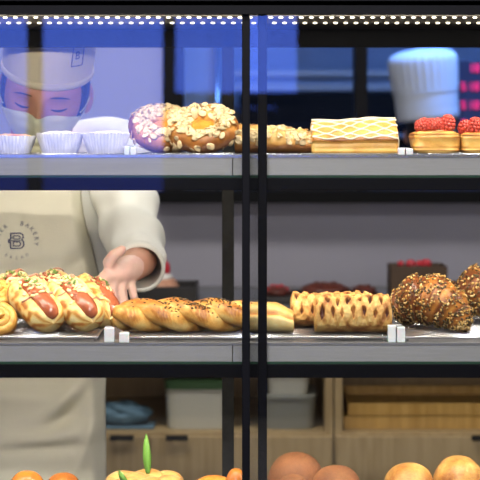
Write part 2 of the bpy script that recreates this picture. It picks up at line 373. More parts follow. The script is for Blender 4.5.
# ------------------------------------------------------------------ racks, trays and clips
def rack(x0, x1, zb, y0, y1, label, h=.008):
    t = thing('wire_rack', label, 'wire rack', ((x0 + x1) / 2, (y0 + y1) / 2, zb), 'wire racks on the middle shelf')
    w = (x1 - x0) / 2; d = (y1 - y0) / 2; z = h - .0016
    fr = MB(); fr.tube([(-w, -d, z), (w, -d, z), (w, d, z), (-w, d, z), (-w, -d, z)], .0019, 8)
    fr.build('rim', M['chrome'], t)
    ws = MB(); n = int(2 * d / .011)
    for i in range(1, n): y = -d + 2 * d * i / n; ws.tube([(-w, y, z), (w, y, z)], .0010, 6)
    for i in (0, 1, 2): x = -w + 2 * w * (i + .5) / 3; ws.tube([(x, -d, z - .001), (x, d, z - .001)], .0010, 6)
    ws.build('wires', M['chrome'], t)
    for sx in (-.96, .96):
        for sy in (-.9, .9): MB().tube([(w * sx, d * sy, z), (w * sx, d * sy, 0.0)], .0016, 8).build('foot', M['chrome'], t)
    return t
rack(X(-40, .03), X(98, .03), SH[1], .012, .25, 'wire rack under the sausage buns at left')
rack(X(121, .03), X(388, .03), SH[1], .012, .25, 'long wire rack under the braided loaves in the middle')
rack(X(404, .03), X(560, .03), SH[1], .012, .25, 'wire rack under the seeded croissants at right')
def tray(name, x0, x1, y0, y1, zb, label, m, cat='tray', g=None):
    t = thing(name, label, cat, ((x0 + x1) / 2, (y0 + y1) / 2, zb), g); w = (x1 - x0) / 2; d = (y1 - y0) / 2
    MB().box(-w, w, -d, d, 0, .0008).build('tray_base', m, t, smooth=False)
    r = MB(); r.tube([(-w, -d, .0011), (w, -d, .0011), (w, d, .0011), (-w, d, .0011), (-w, -d, .0011)], .0009, 6); r.build('tray_rim', m, t)
    return t
tray('serving_tray', X(-30, .03), X(124, .03), .008, .2, SH[0], 'thin steel tray under the white paper cups', M['chrome'], g='thin trays on the top shelf')
tray('serving_tray', X(137, .03), X(300, .03), .01, .26, SH[0], 'thin steel tray under the almond rings', M['chrome'], g='thin trays on the top shelf')
tray('serving_tray', X(304, .03), X(396, .03), .01, .2, SH[0], 'thin dark tray under the iced puff pastry loaf', M['steel'], g='thin trays on the top shelf')
tray('serving_tray', X(412, .03), X(560, .03), .01, .2, SH[0], 'thin steel tray under the raspberry pastries', M['chrome'], g='thin trays on the top shelf')
def clip(px0, px1, py0, si, label, Y=.006, two=True):
    w = X(px1, Y) - X(px0, Y); h = Z(py0, Y) - SH[si]; xc = (X(px1, Y) + X(px0, Y)) / 2
    t = thing('tag_clip', label, 'tag holder', (xc, Y, SH[si]), 'clear plastic tag clips at the shelf fronts')
    b = MB(); 
    if two: b.box(-w / 2, -w * .04, 0, .010, 0, h * .88, bev=.0012); b.box(w * .04, w / 2, -.002, .008, 0, h * .8, bev=.0012)
    else: b.box(-w / 2, w / 2, 0, .012, 0, h * .85, bev=.0015)
    b.build('block', M['clear'], t, smooth=False)
    c = MB(); c.tube([(-w * .3, .005, h * .8), (w * .3, .005, h * .8)], h * .13, 8); c.build('hinge', M['steel'], t)
clip(124, 136, 145, 0, 'clear plastic clip between the last paper cup and the almond rings')
clip(398, 413, 147, 0, 'clear plastic clip between iced puff loaf and raspberry pastries')
clip(104, 114, 325, 1, 'clear plastic clip beside the right end of the sausage bun rack', two=False)
clip(119, 129, 331, 1, 'small clear plastic clip under the left end of the braided loaf', Y=.0, two=False)
clip(388, 405, 323, 1, 'clear plastic clip between berry lattice strudel and seeded croissant')

from mathutils.bvhtree import BVHTree
_bv = {}
def drop(t, x, y):
    if t.name not in _bv:
        _bv[t.name] = [BVHTree.FromPolygons([v.co for v in c.data.vertices], [tuple(p.vertices) for p in c.data.polygons]) for c in t.children]
    zs = [h[0].z for h in (b.ray_cast(Vector((x, y, .5)), Vector((0, 0, -1))) for b in _bv[t.name]) if h[0] is not None]
    return max(zs) + .0004 if zs else None
# ------------------------------------------------------------------ top shelf pastries
TZ = SH[0] + .0012
# fluted paper cups
def cup(px, r, h, Y, label, brown):
    t = thing('cream_tart', label, 'tart', (X(px, Y), Y, TZ + .0005), 'tarts in white paper cups')
    nfl = 40
    def f(u, v):
        a = 2 * PI * u; prof = v
        rr = r * (.74 + .26 * prof ** .8); fl = math.sin(a * nfl) * .0009 * (.3 + .7 * prof) + .0012 * nz(math.cos(a) * 3, math.sin(a) * 3, v * 2, 1, px)
        return ((rr + fl) * math.cos(a), (rr + fl) * math.sin(a), h * .95 * prof + .0016 * nz(math.cos(a) * 4, math.sin(a) * 4, 1, 1, px) * prof)
    surf('paper_cup', f, 240, 8, M['paper'], t, cu=True, crust=False)
    def g(u, v):
        a = 2 * PI * u; rr = r * .93 * v
        z = h * (.82 + .22 * (1 - v ** 4)) + .002 * nz(rr * math.cos(a) * 90, rr * math.sin(a) * 90, 0, 1, px)
        return (rr * math.cos(a), rr * math.sin(a), z, .35 + .5 * nz(rr * math.cos(a) * 60, rr * math.sin(a) * 60, 3))
    surf('filling', g, 48, 12, M['bread_gold'] if brown else M['cream'], t, cu=True)
    MB().tube([(r * .7 * math.cos(k), r * .7 * math.sin(k), .0008) for k in [i * PI / 12 for i in range(25)]], .0008, 6).build('cup_base', M['paper'], t)
cup(12, .0345, .0262, .075, 'leftmost fluted white paper cup tart with browned top', True)
cup(60, .033, .0300, .065, 'middle fluted white paper cup tart with pale cream top', False)
cup(106, .0335, .0300, .06, 'right fluted white paper cup tart beside the clear clip', False)

def flake_mesh(name, pts, m, parent, size=.006):
    """pts: (position, normal)"""
    b = MB()
    for p, n in pts:
        q = n.to_track_quat('Z', 'Y').to_matrix() @ Euler((random.uniform(-.5, .5), random.uniform(-.5, .5), random.uniform(0, 6.3))).to_matrix()
        s = size * random.uniform(.7, 1.25)
        b.ell(p + n * .0012, (s, s * random.uniform(.5, .85), s * .08), 7, 4, rot=q, fn=lambda w: 1 + .3 * nz(w.x * 2 + s * 900, w.y * 2, 0))
    o = b.build(name, m, parent); return o

def almond_ring(px, py, Y, R, r, tilt, yaw, label):
    t = thing('almond_ring_bun', label, 'bun', (X(px, Y), Y, TZ), 'almond topped ring buns')
    rot = Euler((tilt, 0, yaw)).to_matrix(); cz = R * math.sin(tilt) + r * .98
    o = px
    def f(u, v):
        a = 2 * PI * u; w = 2 * PI * v
        rr = r * (1 + .12 * nz(math.cos(a) * 2, math.sin(a) * 2, math.cos(w), 1, o))
        q = Vector(((R + rr * math.cos(w)) * math.cos(a), (R + rr * math.cos(w)) * math.sin(a), rr * math.sin(w) * .95))
        p = rot @ q; p.z = max(p.z + cz, .0006)
        cr = .58 + .25 * math.cos(w) - .15 * math.sin(w) + .35 * nz(q.x * 40, q.y * 40, q.z * 40, 1, o)
        return (p.x, p.y, p.z, cr)
    surf('ring', f, 72, 28, M['bread_puff'], t, cu=True, cv=True)
    def g(u, v):
        a = 2 * PI * u; q = Vector((R * 1.05 * v * math.cos(a), R * 1.05 * v * math.sin(a), -.002 + .006 * (1 - v * v)))
        p = rot @ q; return (p.x, p.y, max(p.z + cz, .0006), .22 + .12 * v + .15 * nz(q.x * 60, q.y * 60, 1))
    surf('custard_centre', g, 40, 10, M['bread_orange'], t, cu=True)
    # plump underside resting on the tray
    b = MB(); b.ell((0, R * .15, cz * .42), (R * .98, R * .80, cz * .42), 40, 20, fn=lambda q: 1 + .06 * nz(q.x * 3, q.y * 3, q.z * 3, 1, o), cr=.5)
    ub = b.build('bun_base', M['bread_puff'], t, crust=True)
    pts = []
    for i in range(230):
        a = random.uniform(0, 2 * PI); w = random.gauss(PI * .52, .48)
        if w < .1 or w > 2.7: continue
        q = Vector(((R + r * math.cos(w)) * math.cos(a), (R + r * math.cos(w)) * math.sin(a), r * math.sin(w)))
        n = Vector((math.cos(w) * math.cos(a), math.cos(w) * math.sin(a), math.sin(w)))
        p = rot @ q; p.z += cz
        pts.append((p, rot @ n))
    for i in range(26):
        a = random.uniform(PI * 1.0, PI * 2.0); w = random.uniform(-.6, .2)
        q = Vector(((R + r * math.cos(w)) * math.cos(a), (R + r * math.cos(w)) * math.sin(a), r * math.sin(w)))
        n = Vector((math.cos(w) * math.cos(a), math.cos(w) * math.sin(a), math.sin(w)))
        p = rot @ q; p.z += cz
        if p.z > .006: pts.append((p, rot @ n))
    fo = flake_mesh('almond_flakes', pts, M['almond'], t, .0060); fo['kind'] = 'stuff'
    return t
almond_ring(163, 0, .155, .034, .0175, math.radians(34), .25, 'almond flaked ring bun on the left, partly behind its neighbour')
almond_ring(203, 0, .075, .0345, .0165, math.radians(34), -.1, 'front almond flaked ring bun right of its twin, golden hollow facing out')

# almond danish behind the door stiles
def slab_pastry(name, label, cat, px0, px1, Y, dp, h, zb, mat_, topfn, nu=90, nv=60, yaw=0, group=None, part='pastry'):
    x0, x1 = X(px0, Y), X(px1, Y); t = thing(name, label, cat, ((x0 + x1) / 2, Y, zb), group); t.rotation_euler.z = yaw
    L = (x1 - x0) / 2
    def f(u, v):
        # u along length, v around the D shaped section
        x = -L + 2 * L * u; e = min(1, (1 - abs(2 * u - 1)) / .09); e = math.sqrt(max(0, 1 - (1 - e) ** 2)) if e < 1 else 1
        y, z, c = topfn(x, v, L)
        k = .72 + .28 * e
        if u in (0, 1): k = .02
        return (x, y * k, max(.0004, z * k if k > .1 else h * .4), c)
    surf(part, f, nu, nv, mat_, t, cv=True)
    return t, L
def dsec(v, dp, h, lip=.0):
    """bread section: v 0..1 round; front is -y"""
    a = 2 * PI * v - PI / 2
    y = -math.cos(a) * dp / 2; s = math.sin(a)
    y = -math.copysign(abs(math.cos(a)) ** .75, math.cos(a)) * dp / 2
    z = h * (.5 + .5 * math.copysign(abs(s) ** .9, s))
    return y, z
def dan(x, v, L):
    y, z = dsec(v, .075, .038)
    env = .78 + .22 * math.cos(x / L * 1.3 + .5)
    n = nz(x * 70, y * 70, z * 70, 1, 5); n2 = nz(x * 25, y * 25, z * 25, 1, 9)
    z = z * env * (1.05 + .16 * n + .14 * n2)
    top = sm(.010, .017, z + .003 * n)
    return y * (1 + .08 * n), z, .72 - .55 * top + .15 * n
dt, dL = slab_pastry('almond_danish', 'low lumpy danish covered in almond cream behind the black door frames', 'pastry', 234, 318, .10, .075, .038, TZ, M['bread_gold'], dan)
pts = []
for i in range(300):
    x = random.uniform(-dL * .93, dL * .93); v = random.uniform(.12, .7)
    y, z, c = dan(x, v, dL)
    if z < .015: continue
    a = 2 * PI * v - PI / 2
    pts.append((Vector((x, y, z)), Vector((0, -math.cos(a) * .8, math.sin(a) + .2)).normalized()))
flake_mesh('almond_flakes', pts, M['almond'], dt, .0052)['kind'] = 'stuff'

# iced puff pastry loaf
def psec(v, n=0):
    # closed section control points (y,z), front first
    pts = [(-.034, .0), (-.037, .009), (-.0365, .016), (-.041, .0195), (-.036, .027), (-.024, .039), (-.008, .047), (.012, .049), (.030, .040), (.038, .022), (.036, .0), (.0, .0)]
    m = len(pts); s = v * m; i = int(s) % m; f = s - int(s)
    p0, p1, p2, p3 = pts[(i - 1) % m], pts[i], pts[(i + 1) % m], pts[(i + 2) % m]
    cr = lambda a, b, c, d: .5 * ((2 * b) + (-a + c) * f + (2 * a - 5 * b + 4 * c - d) * f * f + (-a + 3 * b - 3 * c + d) * f ** 3)
    return cr(p0[0], p1[0], p2[0], p3[0]), max(0, cr(p0[1], p1[1], p2[1], p3[1]))
def pl(x, v, L):
    y, z = psec(v); n = nz(x * 50, y * 50, z * 50, 1, 2)
    m = 12 * v
    lip = math.exp(-((m - 3.1) / .45) ** 2)
    c = .12 + .3 * lip * 1.6 + (.12 if 3 < m < 9 else 0) + .2 * n
    c += .16; return y + .001 * n, z * (1 + .05 * nz(x * 20, 0, 0) + .03 * (x / L)), c
pt, pL = slab_pastry('iced_puff_loaf', 'rectangular golden puff pastry loaf with white icing net', 'pastry', 310, 397, .085, .075, .05, TZ, M['bread_puff'], pl, nu=80, nv=96)
ib = MB()
for k in range(8):
    v0 = (3.5 + k * .44) / 12
    pp = []
    for i in range(70):
        x = -pL * .97 + 2 * pL * .97 * i / 69
        v = v0 + .017 * math.sin(x * 190 + (k % 2) * PI + 1.6 * nz(x * 22, k * 3, 0)) + .006 * nz(x * 60, k, 4) 
        y, z, _ = pl(x, v, pL); y2, z2, _ = pl(x, v + .01, pL)
        n = Vector((0, -(z2 - z), (y2 - y))).normalized() if (y2 != y) else Vector((0, 0, 1))
        pp.append((x, y + n.y * .0006, z + n.z * .0006))
    ib.tube(pp, .00105, 6)
# short drips down the right end
ib.tube([(pL * .97, -.02, .030), (pL * 1.0, -.022, .018), (pL * .99, -.023, .003)], .0014, 6)
ib.tube([(-pL * .97, -.025, .030), (-pL * .985, -.026, .036), (-pL * .95, -.02, .040)], .0012, 6)
ib.build('icing', M['icing'], pt)

# raspberry puff squares
def raspberry_part(parent, loc, r, rot):
    b = MB(); rm = Euler(rot).to_matrix(); r *= 1.1
    b.ell((0, 0, 0), (r * .8, r * .8, r * 1.0), 14, 10, rot=rm)
    k = 0
    for ring, (ph, n) in enumerate(((.25, 4), (.65, 8), (1.05, 10), (1.45, 11), (1.85, 11), (2.25, 9))):
        for j in range(n):
            a = 2 * PI * (j + .5 * (ring % 2)) / n
            p = Vector((math.sin(ph) * math.cos(a) * r * .84, math.sin(ph) * math.sin(a) * r * .84, math.cos(ph) * r * 1.05))
            b.ell(rm @ p, (r * .25,) * 3, 7, 5)
    return b.build('raspberry', M['berry'], parent, loc=loc)
def puff_square(px0, px1, ytop, Y, label, berries, seed):
    w = X(px1, Y) - X(px0, Y); h = Z(ytop, Y) - TZ - .001; t = thing('raspberry_puff', label, 'pastry', ((X(px0, Y) + X(px1, Y)) / 2, Y, TZ), 'raspberry puff pastries')
    def f(u, v):
        a = 2 * PI * u; ph = PI * v
        ex = lambda c, e: math.copysign(abs(c) ** e, c)
        x = ex(math.cos(a), .22) * ex(math.sin(ph), .16) * w / 2; y = ex(math.sin(a), .22) * ex(math.sin(ph), .16) * w / 2 * .95
        z = h / 2 + ex(math.cos(ph), .35) * h / 2 * (1 - .14 * (abs(x) / w * 2) ** 2)
        lay = math.sin(z / h * 46 + 1.4 * nz(x * 60, y * 60, z * 30, 1, seed))
        side = sm(.6, .95, max(abs(x), abs(y)) / (w / 2))
        k = 1 + .018 * lay * side + .10 * nz(x * 50, y * 50, z * 90, 1, seed)
        return (x * k, y * k, max(.0003, z * (1 + .04 * nz(x * 40, y * 40, 0, 1, seed))), .38 + .16 * lay * side + .4 * nz(x * 45, y * 45, z * 120, 1, seed + 3) + .25 * sm(.75, 1, z / h) * side)
    surf('puff_pastry', f, 120, 44, M['bread_puff'], t, cu=True)
    g = MB(); g.ell((0, 0, h * .93), (w * .36, w * .34, .006), 24, 8, fn=lambda q: 1 + .08 * nz(q.x * 5, q.y * 5, 0)); g.build('custard', M['cheese'], t)
    for (dx, dy, dz, r, ro) in berries: raspberry_part(t, (dx, dy, h + dz), r, ro)
puff_square(411, 458, 130, .075, 'raspberry topped puff pastry beside the clear clip',
            [(-.019, -.012, .006, .0098, (1.3, .2, -.5)), (-.006, -.015, .007, .0095, (1.4, 0, .2)), (.007, -.010, .005, .0092, (.5, .4, 0)), (.0165, -.012, .009, .0105, (.15, .2, 0)), (-.014, .008, .006, .0095, (.3, 0, 0)), (.006, .012, .006, .0095, (.3, 0, 0))], 3)
puff_square(458, 503, 131, .075, 'raspberry topped puff pastry cut off by the right photo edge',
            [(-.022, -.008, .006, .0098, (1.2, .2, .5)), (-.010, -.014, .007, .0105, (.3, 0, .2)), (.003, -.012, .007, .0100, (1.3, .4, 0)), (.0165, -.010, .007, .0100, (.15, .2, 0)), (-.006, .010, .006, .0095, (.3, 0, 0))], 8)

# ------------------------------------------------------------------ middle shelf pastries
MZ = SH[1] + .0085
def hotdog_mesh():
    R = .0265; L = .056
    def f(u, v):
        th = 2 * PI * u; t = -1 + 2 * v
        end = max(0, 1 - abs(t) ** 6) ** .5
        dtop = th - PI / 2
        if dtop > PI: dtop -= 2 * PI
        rr = R * (1 - .66 * math.exp(-(dtop / .50) ** 2)) * (end if abs(t) < .999 else .02) * (1.0 + .06 * t)
        n = nz(math.cos(th) * 2, math.sin(th) * 2, t * 4, 1, 1)
        rr *= 1 + .05 * n
        x = rr * math.cos(th) * 1.12; z = rr * math.sin(th) * .98; y = t * L
        c = .06 + .75 * sm(.3, 1, math.sin(abs(dtop))) * sm(.2, .9, .5 + .8 * nz(math.cos(th) * 3, math.sin(th) * 3, t * 6, 1, 4)) + .28 * sm(.2, .9, (abs(dtop) - 1.1) / 1.6) * .6 - .1 * sm(-.4, -.95, t)
        return (x, y, z, c)
    return f, R, L
HF, HR, HL = hotdog_mesh()
def hotdog(front, back, up, label, seed, first=None):
    rnd = random.Random(seed)
    A = (P(*front) - P(*back)).normalized()  # points towards the customer and down
    n = Vector(up); n = (n - A * n.dot(A)).normalized(); yv = -A; xv = yv.cross(n)
    mid = (P(*front) + P(*back)) / 2
    t = thing('sausage_bun', label, 'sausage bun', (0, 0, 0), 'sausage buns piled on the left rack')
    t.matrix_world = Matrix((( xv.x, yv.x, n.x, mid.x), (xv.y, yv.y, n.y, mid.y), (xv.z, yv.z, n.z, mid.z), (0, 0, 0, 1)))
    surf('bun', HF, 56, 40, M['bread_bun'], t, cu=True)
    b = MB(); pp = []; rs = []
    for i in range(22):
        s = i / 21; tt = -1.0 + 1.75 * s; e = math.sqrt(max(0.02, 1 - abs(2 * s - 1) ** 5))
        pp.append((.0015 * math.sin(s * 5), tt * HL, HR * .42 + .002 * math.sin(s * 3))); rs.append(.0138 * e * (1 + .03 * nz(s * 12, 0, 0)))
    b.tube(pp, rs, 20); b.build('sausage', M['sausage'], t)
    c = MB()
    for i in range(60):
        y = rnd.uniform(-.25, .88) * HL; x = rnd.gauss(0, .008); s = rnd.uniform(.0018, .0040)
        z = drop(t, x, y)
        if z is None: continue
        c.ell((x, y, z), (s * 1.4, s, s * .55), 8, 5, mi=rnd.choice((0, 0, 0, 1, 1)), rot=Euler((rnd.uniform(-.4, .4), rnd.uniform(-.4, .4), rnd.uniform(0, 3))).to_matrix())
    # melted cheese streaks over the shoulders of the bun
    for i in range(6):
        y = rnd.uniform(-.75, .95) * HL; sgn = rnd.choice((-1, 1)); w = rnd.uniform(.5, 1.1)
        q = []
        for k in range(7):
            th = PI / 2 + sgn * (.42 + k * .12 * w); rr = HR * (1 - .66 * math.exp(-((th - PI / 2) / .50) ** 2)) - .0002
            q.append((rr * math.cos(th) * 1.12, y + .002 * math.sin(k + i), rr * math.sin(th) * .98))
        c.tube(q, [.0012 + .001 * rnd.random()] * 7, 6, mi=rnd.choice((0, 0, 2)))
    tp = c.build('cheese_and_ham', [M['cheese'], M['ham'], M['tan']], t); tp['kind'] = 'stuff'
    g = MB()
    for i in range(22):
        y = rnd.gauss(.35, .15) * HL; x = rnd.gauss(0, .006); 
        g.ell((x, y, (drop(t, x, y) or HR) + rnd.uniform(.001, .003)), (.0032, .0016, .0008), 6, 4, rot=Euler((rnd.uniform(-.5, .5), rnd.uniform(-.5, .5), rnd.uniform(0, 6))).to_matrix())
    g.build('herbs', M['herb'], t)['kind'] = 'stuff'
    return t
hotdog((49, 318, .045), (25, 290, .105), (.35, -.8, .5), 'front sausage bun left of its twin, sausage tip facing out above the swirl roll', 1)
hotdog((88, 317, .045), (63, 289, .105), (.35, -.8, .5), 'front sausage bun right in the pile, with green herbs on top', 2)
hotdog((106, 314, .115), (88, 289, .18), (.75, -.3, .55), 'rightmost sausage bun in the pile, pale bun side towards the hand', 3)
hotdog((28, 304, .135), (10, 285, .20), (.1, -.6, .8), 'back left sausage bun peeking over the front left one', 4)
hotdog((66, 302, .145), (50, 284, .21), (.1, -.6, .8), 'back middle sausage bun peeking between the two front ones', 5)

# swirl rolls at the left edge
def swirl(px, py, Y, r, label, tilt):
    t = thing('swirl_roll', label, 'swirl roll', (X(px, Y), Y, Z(py, Y)), 'swirl rolls at the left edge'); t.rotation_euler = (tilt, 0, .2)
    def f(u, v):
        s = u; a = 2 * PI * 2.6 * s; rr = r * (.12 + .70 * s); w = 2 * PI * v; k = r * .26 * (1 - .5 * max(0, (s - .93) / .07))
        if u in (0, 1): k = .0005
        z = math.sin(w) * k * 1.35 + r * .25 * (1 - s)
        return ((rr + math.cos(w) * k) * math.cos(a), (rr + math.cos(w) * k) * math.sin(a), z, .55 - .35 * math.sin(w) + .3 * nz(a * 3, w, 0) + .1)
    surf('dough_coil', f, 110, 14, M['bread_puff'], t, cv=True)
    MB().ell((0, 0, -r * .15), (r * .9, r * .9, r * .33), 24, 10, cr=.5).build('roll_base', M['bread_puff'], t, crust=True)
swirl(-2, 321, .05, .030, 'brown coiled swirl roll at the lower left photo edge', .95)
swirl(-3, 297, .12, .033, 'golden coiled swirl roll above the lower one at the left edge', .6)

# braided loaves
def braid(px0, px1, Y, rad, label, name, turns, seed, seeds, h=1.0, zb=MZ, yaw=0, y2=0):
    x0, x1 = X(px0, Y), X(px1, Y); L = (x1 - x0) / 2
    t = thing(name, label, 'braided loaf', ((x0 + x1) / 2, Y, zb), 'braided loaves on the middle rack'); t.rotation_euler.z = yaw
    for s in range(3):
        def f(u, v, s=s):
            x = -L + 2 * L * u; ph = turns * 2 * PI * u + s * 2 * PI / 3
            env = math.sqrt(max(.0, 1 - abs(2 * u - 1) ** 6)) * .6 + .4
            cy = math.cos(ph) * rad * 1.15 * env; czz = math.sin(ph) * rad * .52 * env + rad * 1.38 * h
            k = rad * (1.0 + .16 * nz(x * 38, s * 5, 0, 1, seed)) * env
            if u in (0, 1): k = .0006
            w = 2 * PI * v
            # section leans with the twist
            fl = 1 + .07 * nz(x * 70 + 30 * math.cos(w), math.sin(w) * 2.5, s, 1, seed); y = cy + math.cos(w) * k * 1.15 * fl; z = czz + math.sin(w) * k * .92 * fl
            outw = math.cos(w) * math.cos(ph) * 0.6 + math.sin(w) * (.5 + .5 * math.sin(ph))
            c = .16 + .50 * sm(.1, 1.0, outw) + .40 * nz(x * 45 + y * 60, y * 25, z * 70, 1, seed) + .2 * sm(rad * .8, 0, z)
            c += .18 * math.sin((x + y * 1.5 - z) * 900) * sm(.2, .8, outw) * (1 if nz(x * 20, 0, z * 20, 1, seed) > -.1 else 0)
            return (x + .25 * math.cos(w) * k, y, max(z, .0004), c)
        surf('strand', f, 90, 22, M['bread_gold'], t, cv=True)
    if seeds:
        b = MB(); rnd = random.Random(seed)
        for i in range(seeds):
            u = min(.97, max(.03, rnd.gauss(.62, .2))); x = -L + 2 * L * u; y = rnd.uniform(-1.9, .2) * rad; 
            z = drop(t, x, y)
            if z is None: continue
            b.ell((x, y, z), (.0022, .0013, .0009), 6, 4, rot=Euler((0, rnd.uniform(-.4, .4), rnd.uniform(0, 3))).to_matrix())
        b.build('black_sesame', M['seed_dark'], t)['kind'] = 'stuff'
    return t
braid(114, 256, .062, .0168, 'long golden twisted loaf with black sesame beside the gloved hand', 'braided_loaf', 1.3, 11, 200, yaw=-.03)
# pale layered slice right of the door stiles
def pal(x, v, L):
    y, z = dsec(v, .07, .041); n = nz(x * 40, y * 40, z * 40, 1, 21)
    groove = math.exp(-((v - .33) / .035) ** 2)
    z = z * (1 - .28 * sm(.2, 1, x / L)) * (1 - .12 * groove)
    return y * (1 - .10 * groove), z, .14 + .5 * groove + .3 * n + .25 * sm(.55, .8, v) * (1 if v < .8 else 0) + .22 * math.exp(-((v - .5) / .1) ** 2)
slab_pastry('folded_loaf', 'golden folded loaf tapering right beside the door frames', 'loaf', 244, 294, .065, .07, .041, MZ, M['bread_bun'], pal)
# berry lattice strudel
def strud(seed, dp, h):
    def fn(x, v, L):
        y, z = dsec(v, dp, h); n = nz(x * 70, y * 70, z * 70, 1, seed)
        c = .12; k = 1
        if .16 < v < .86:
            g = (v - .16) / .70 + .06 * nz(x * 60, v * 9, 0, 1, seed); xs = x + .003 * nz(x * 45, v * 6, 3, 1, seed)
            p1 = abs(((xs / .0150 + g * 2.6) % 1) - .5) * 2; p2 = abs(((xs / .0150 - g * 2.9) % 1) - .5) * 2
            th = .22 + .16 * nz(x * 55, v * 8, 9, 1, seed); s1 = sm(th, th + .3, p1); s2 = sm(th, th + .3, p2)
            cover = max(s1, s2); over = s1 * .6 + s2 * .6
            gg = cover if .10 < g < .9 else 1
            k = .88 + .12 * gg + .035 * over * (1 if gg > .5 else 0)
            c = .92 - .60 * gg + .30 * (1 - over) * (1 if gg > .6 else 0) + .2 * (g - .5)
        else: c = .42
        c += .45 * n; n3 = nz(x * 220, y * 220, z * 220, 1, seed)
        return y * (k + .035 * n3), z * (k + .05 * n + .035 * n3) * (1 + .03 * nz(x * 18, 0, 0)), c
    return fn
slab_pastry('lattice_strudel', 'front sugar dusted lattice strudel with dark berry filling', 'strudel', 314, 391, .058, .07, .052, MZ, M['bread_dust'], strud(31, .068, .0505), nu=190, nv=120, group='lattice strudels', yaw=-.02)
slab_pastry('lattice_strudel', 'lattice strudel half hidden behind the front one, showing its left end', 'strudel', 290, 372, .132, .07, .047, MZ, M['bread_dust'], strud(37, .068, .047), nu=190, nv=120, group='lattice strudels')

# seeded croissants
def croissant(label, loc_px, first=None, rz=0, dz=0):
    ctrl = [((409, 326, .135), .004), ((407, 318, .13), .014), ((408, 307, .12), .025), ((416, 299.5, .105), .0325), ((431, 299, .09), .0345), ((446, 306, .075), .0315), ((456, 315, .062), .0245), ((461, 323, .052), .0165), ((464, 329, .046), .009), ((465, 331.5, .043), .003)]
    base = P(432, 0, .09); base.z = MZ
    pts = [P(*c[0]) - base for c in ctrl]; rs = [c[1] for c in ctrl]
    t = thing('seeded_croissant', label, 'croissant', (base.x, base.y, base.z), 'seeded croissants')
    N = 130; path = []
    for i in range(N):
        s = i / (N - 1) * (len(ctrl) - 1); k = min(int(s), len(ctrl) - 2); f = s - k
        g = lambda q: [q[max(k - 1, 0)], q[k], q[k + 1], q[min(k + 2, len(q) - 1)]]
        cr = lambda a, b, c, d: ((b * 2) + (c - a) * f + (a * 2 - b * 5 + c * 4 - d) * f * f + (d - a + b * 3 - c * 3) * f ** 3) * .5
        path.append((cr(*g(pts)), max(.002, cr(*g(rs)))))
    up = Vector((0, -.5, .85)); frames = []
    for i, (p, r) in enumerate(path):
        tv = (path[min(i + 1, N - 1)][0] - path[max(i - 1, 0)][0]).normalized()
        a = (up - tv * up.dot(tv)).normalized(); up = a; frames.append((p, r, tv, a, tv.cross(a)))
    def sp(u, v):
        i = min(N - 1, int(u * (N - 1) + .5)); p, r, tv, a, bb = frames[i]; w = 2 * PI * v
        q = u * 8.5 + .30 * math.sin(w + .8); saw = q - math.floor(q)
        ridge = (saw if u > .5 else 1 - saw)
        k = r * (1.09 - .24 * ridge * (1 - sm(.86, 1, ridge)) + .04 * nz(u * 9, math.cos(w) * 2, math.sin(w) * 2))
        pos = p + (a * math.cos(w) + bb * math.sin(w)) * k
        nn = (a * math.cos(w) + bb * math.sin(w))
        if pos.z < .0005: pos.z = .0005
        return pos, nn, ridge
    def f(u, v):
        pos, nn, ridge = sp(u, v)
        return (pos.x, pos.y, pos.z, .86 + .35 * ridge - .42 * math.exp(-((ridge - .5) / .2) ** 2) * (1 if u > .45 else 0) + .2 * nz(pos.x * 60, pos.y * 60, pos.z * 60))
    surf('pastry', f, N, 40, M['bread_puff'], t, cv=True)
    b = MB(); rnd = random.Random(5)
    for i in range(3400):
        u = rnd.uniform(.04, .97); v = rnd.random(); pos, nn, ridge = sp(u, v)
        if pos.z < .004: continue
        if u > .52 and ridge > .30 and ridge < .80 and rnd.random() < .8: continue
        if nn.y > .75: continue
        rot = nn.to_track_quat('Z', 'Y').to_matrix() @ Euler((0, 0, rnd.uniform(0, 6.3))).to_matrix()
        sz = rnd.uniform(.8, 1.25)
        b.ell(pos + nn * .0007, (.0021 * sz, .0014 * sz, .0010 * sz), 6, 4, mi=rnd.choice((0, 1, 1, 1, 1, 2, 2, 2)), rot=rot)
    b.build('seeds', [M['seed_pale'], M['seed_dark'], M['seed_mid']], t)['kind'] = 'stuff'
    return t
c1 = croissant('seed covered croissant beside the clear clip', None)
c2 = copy_tree(c1); c2['label'] = 'seed covered croissant cut off by the right photo edge'
c2.location = (X(494, .17), .165, MZ); c2.scale = (1.05, 1.05, 1.1); c2.rotation_euler = (0, 0, .25)

# ------------------------------------------------------------------ bottom shelf breads
BZ = SH[2] + .0005
def dome(name, label, cat, px, ptop, Y, rpx, m, group, seed=0, amp=.05, ecc=1.0, cbase=.3, cs=40):
    r = rpx * K * (Y + CD); h = Z(ptop, Y) - BZ; t = thing(name, label, cat, (X(px, Y), Y, BZ), group)
    def f(u, v):
        a = 2 * PI * u; ph = PI * v; s = math.sin(ph) ** .8; c = math.cos(ph); c = math.copysign(abs(c) ** .85, c)
        x = math.cos(a) * s * r; y = math.sin(a) * s * r * ecc; z = h * (.42 + (.58 if c > 0 else .42) * c)
        n = nz(x * 30, y * 30, z * 30, 1, seed)
        return (x * (1 + amp * n), y * (1 + amp * n), max(0.0003, z * (1 + amp * .5 * n)), cbase + .22 + .35 * nz(x * cs, y * cs, z * cs, 1, seed) + .2 * (1 - max(0, c)))
    o = surf('crust', f, 60, 36, m, t, cu=True); return t
dome('glazed_roll', 'small glazed orange roll at lower left corner, left of its twin', 'roll', 27, 471, .08, 20, M['bread_orange'], 'glazed orange rolls', 1, .03)
dome('glazed_roll', 'small glazed orange roll in front of the apron, right of its twin', 'roll', 63, 472.5, .09, 20, M['bread_orange'], 'glazed orange rolls', 2, .03, cbase=.45)
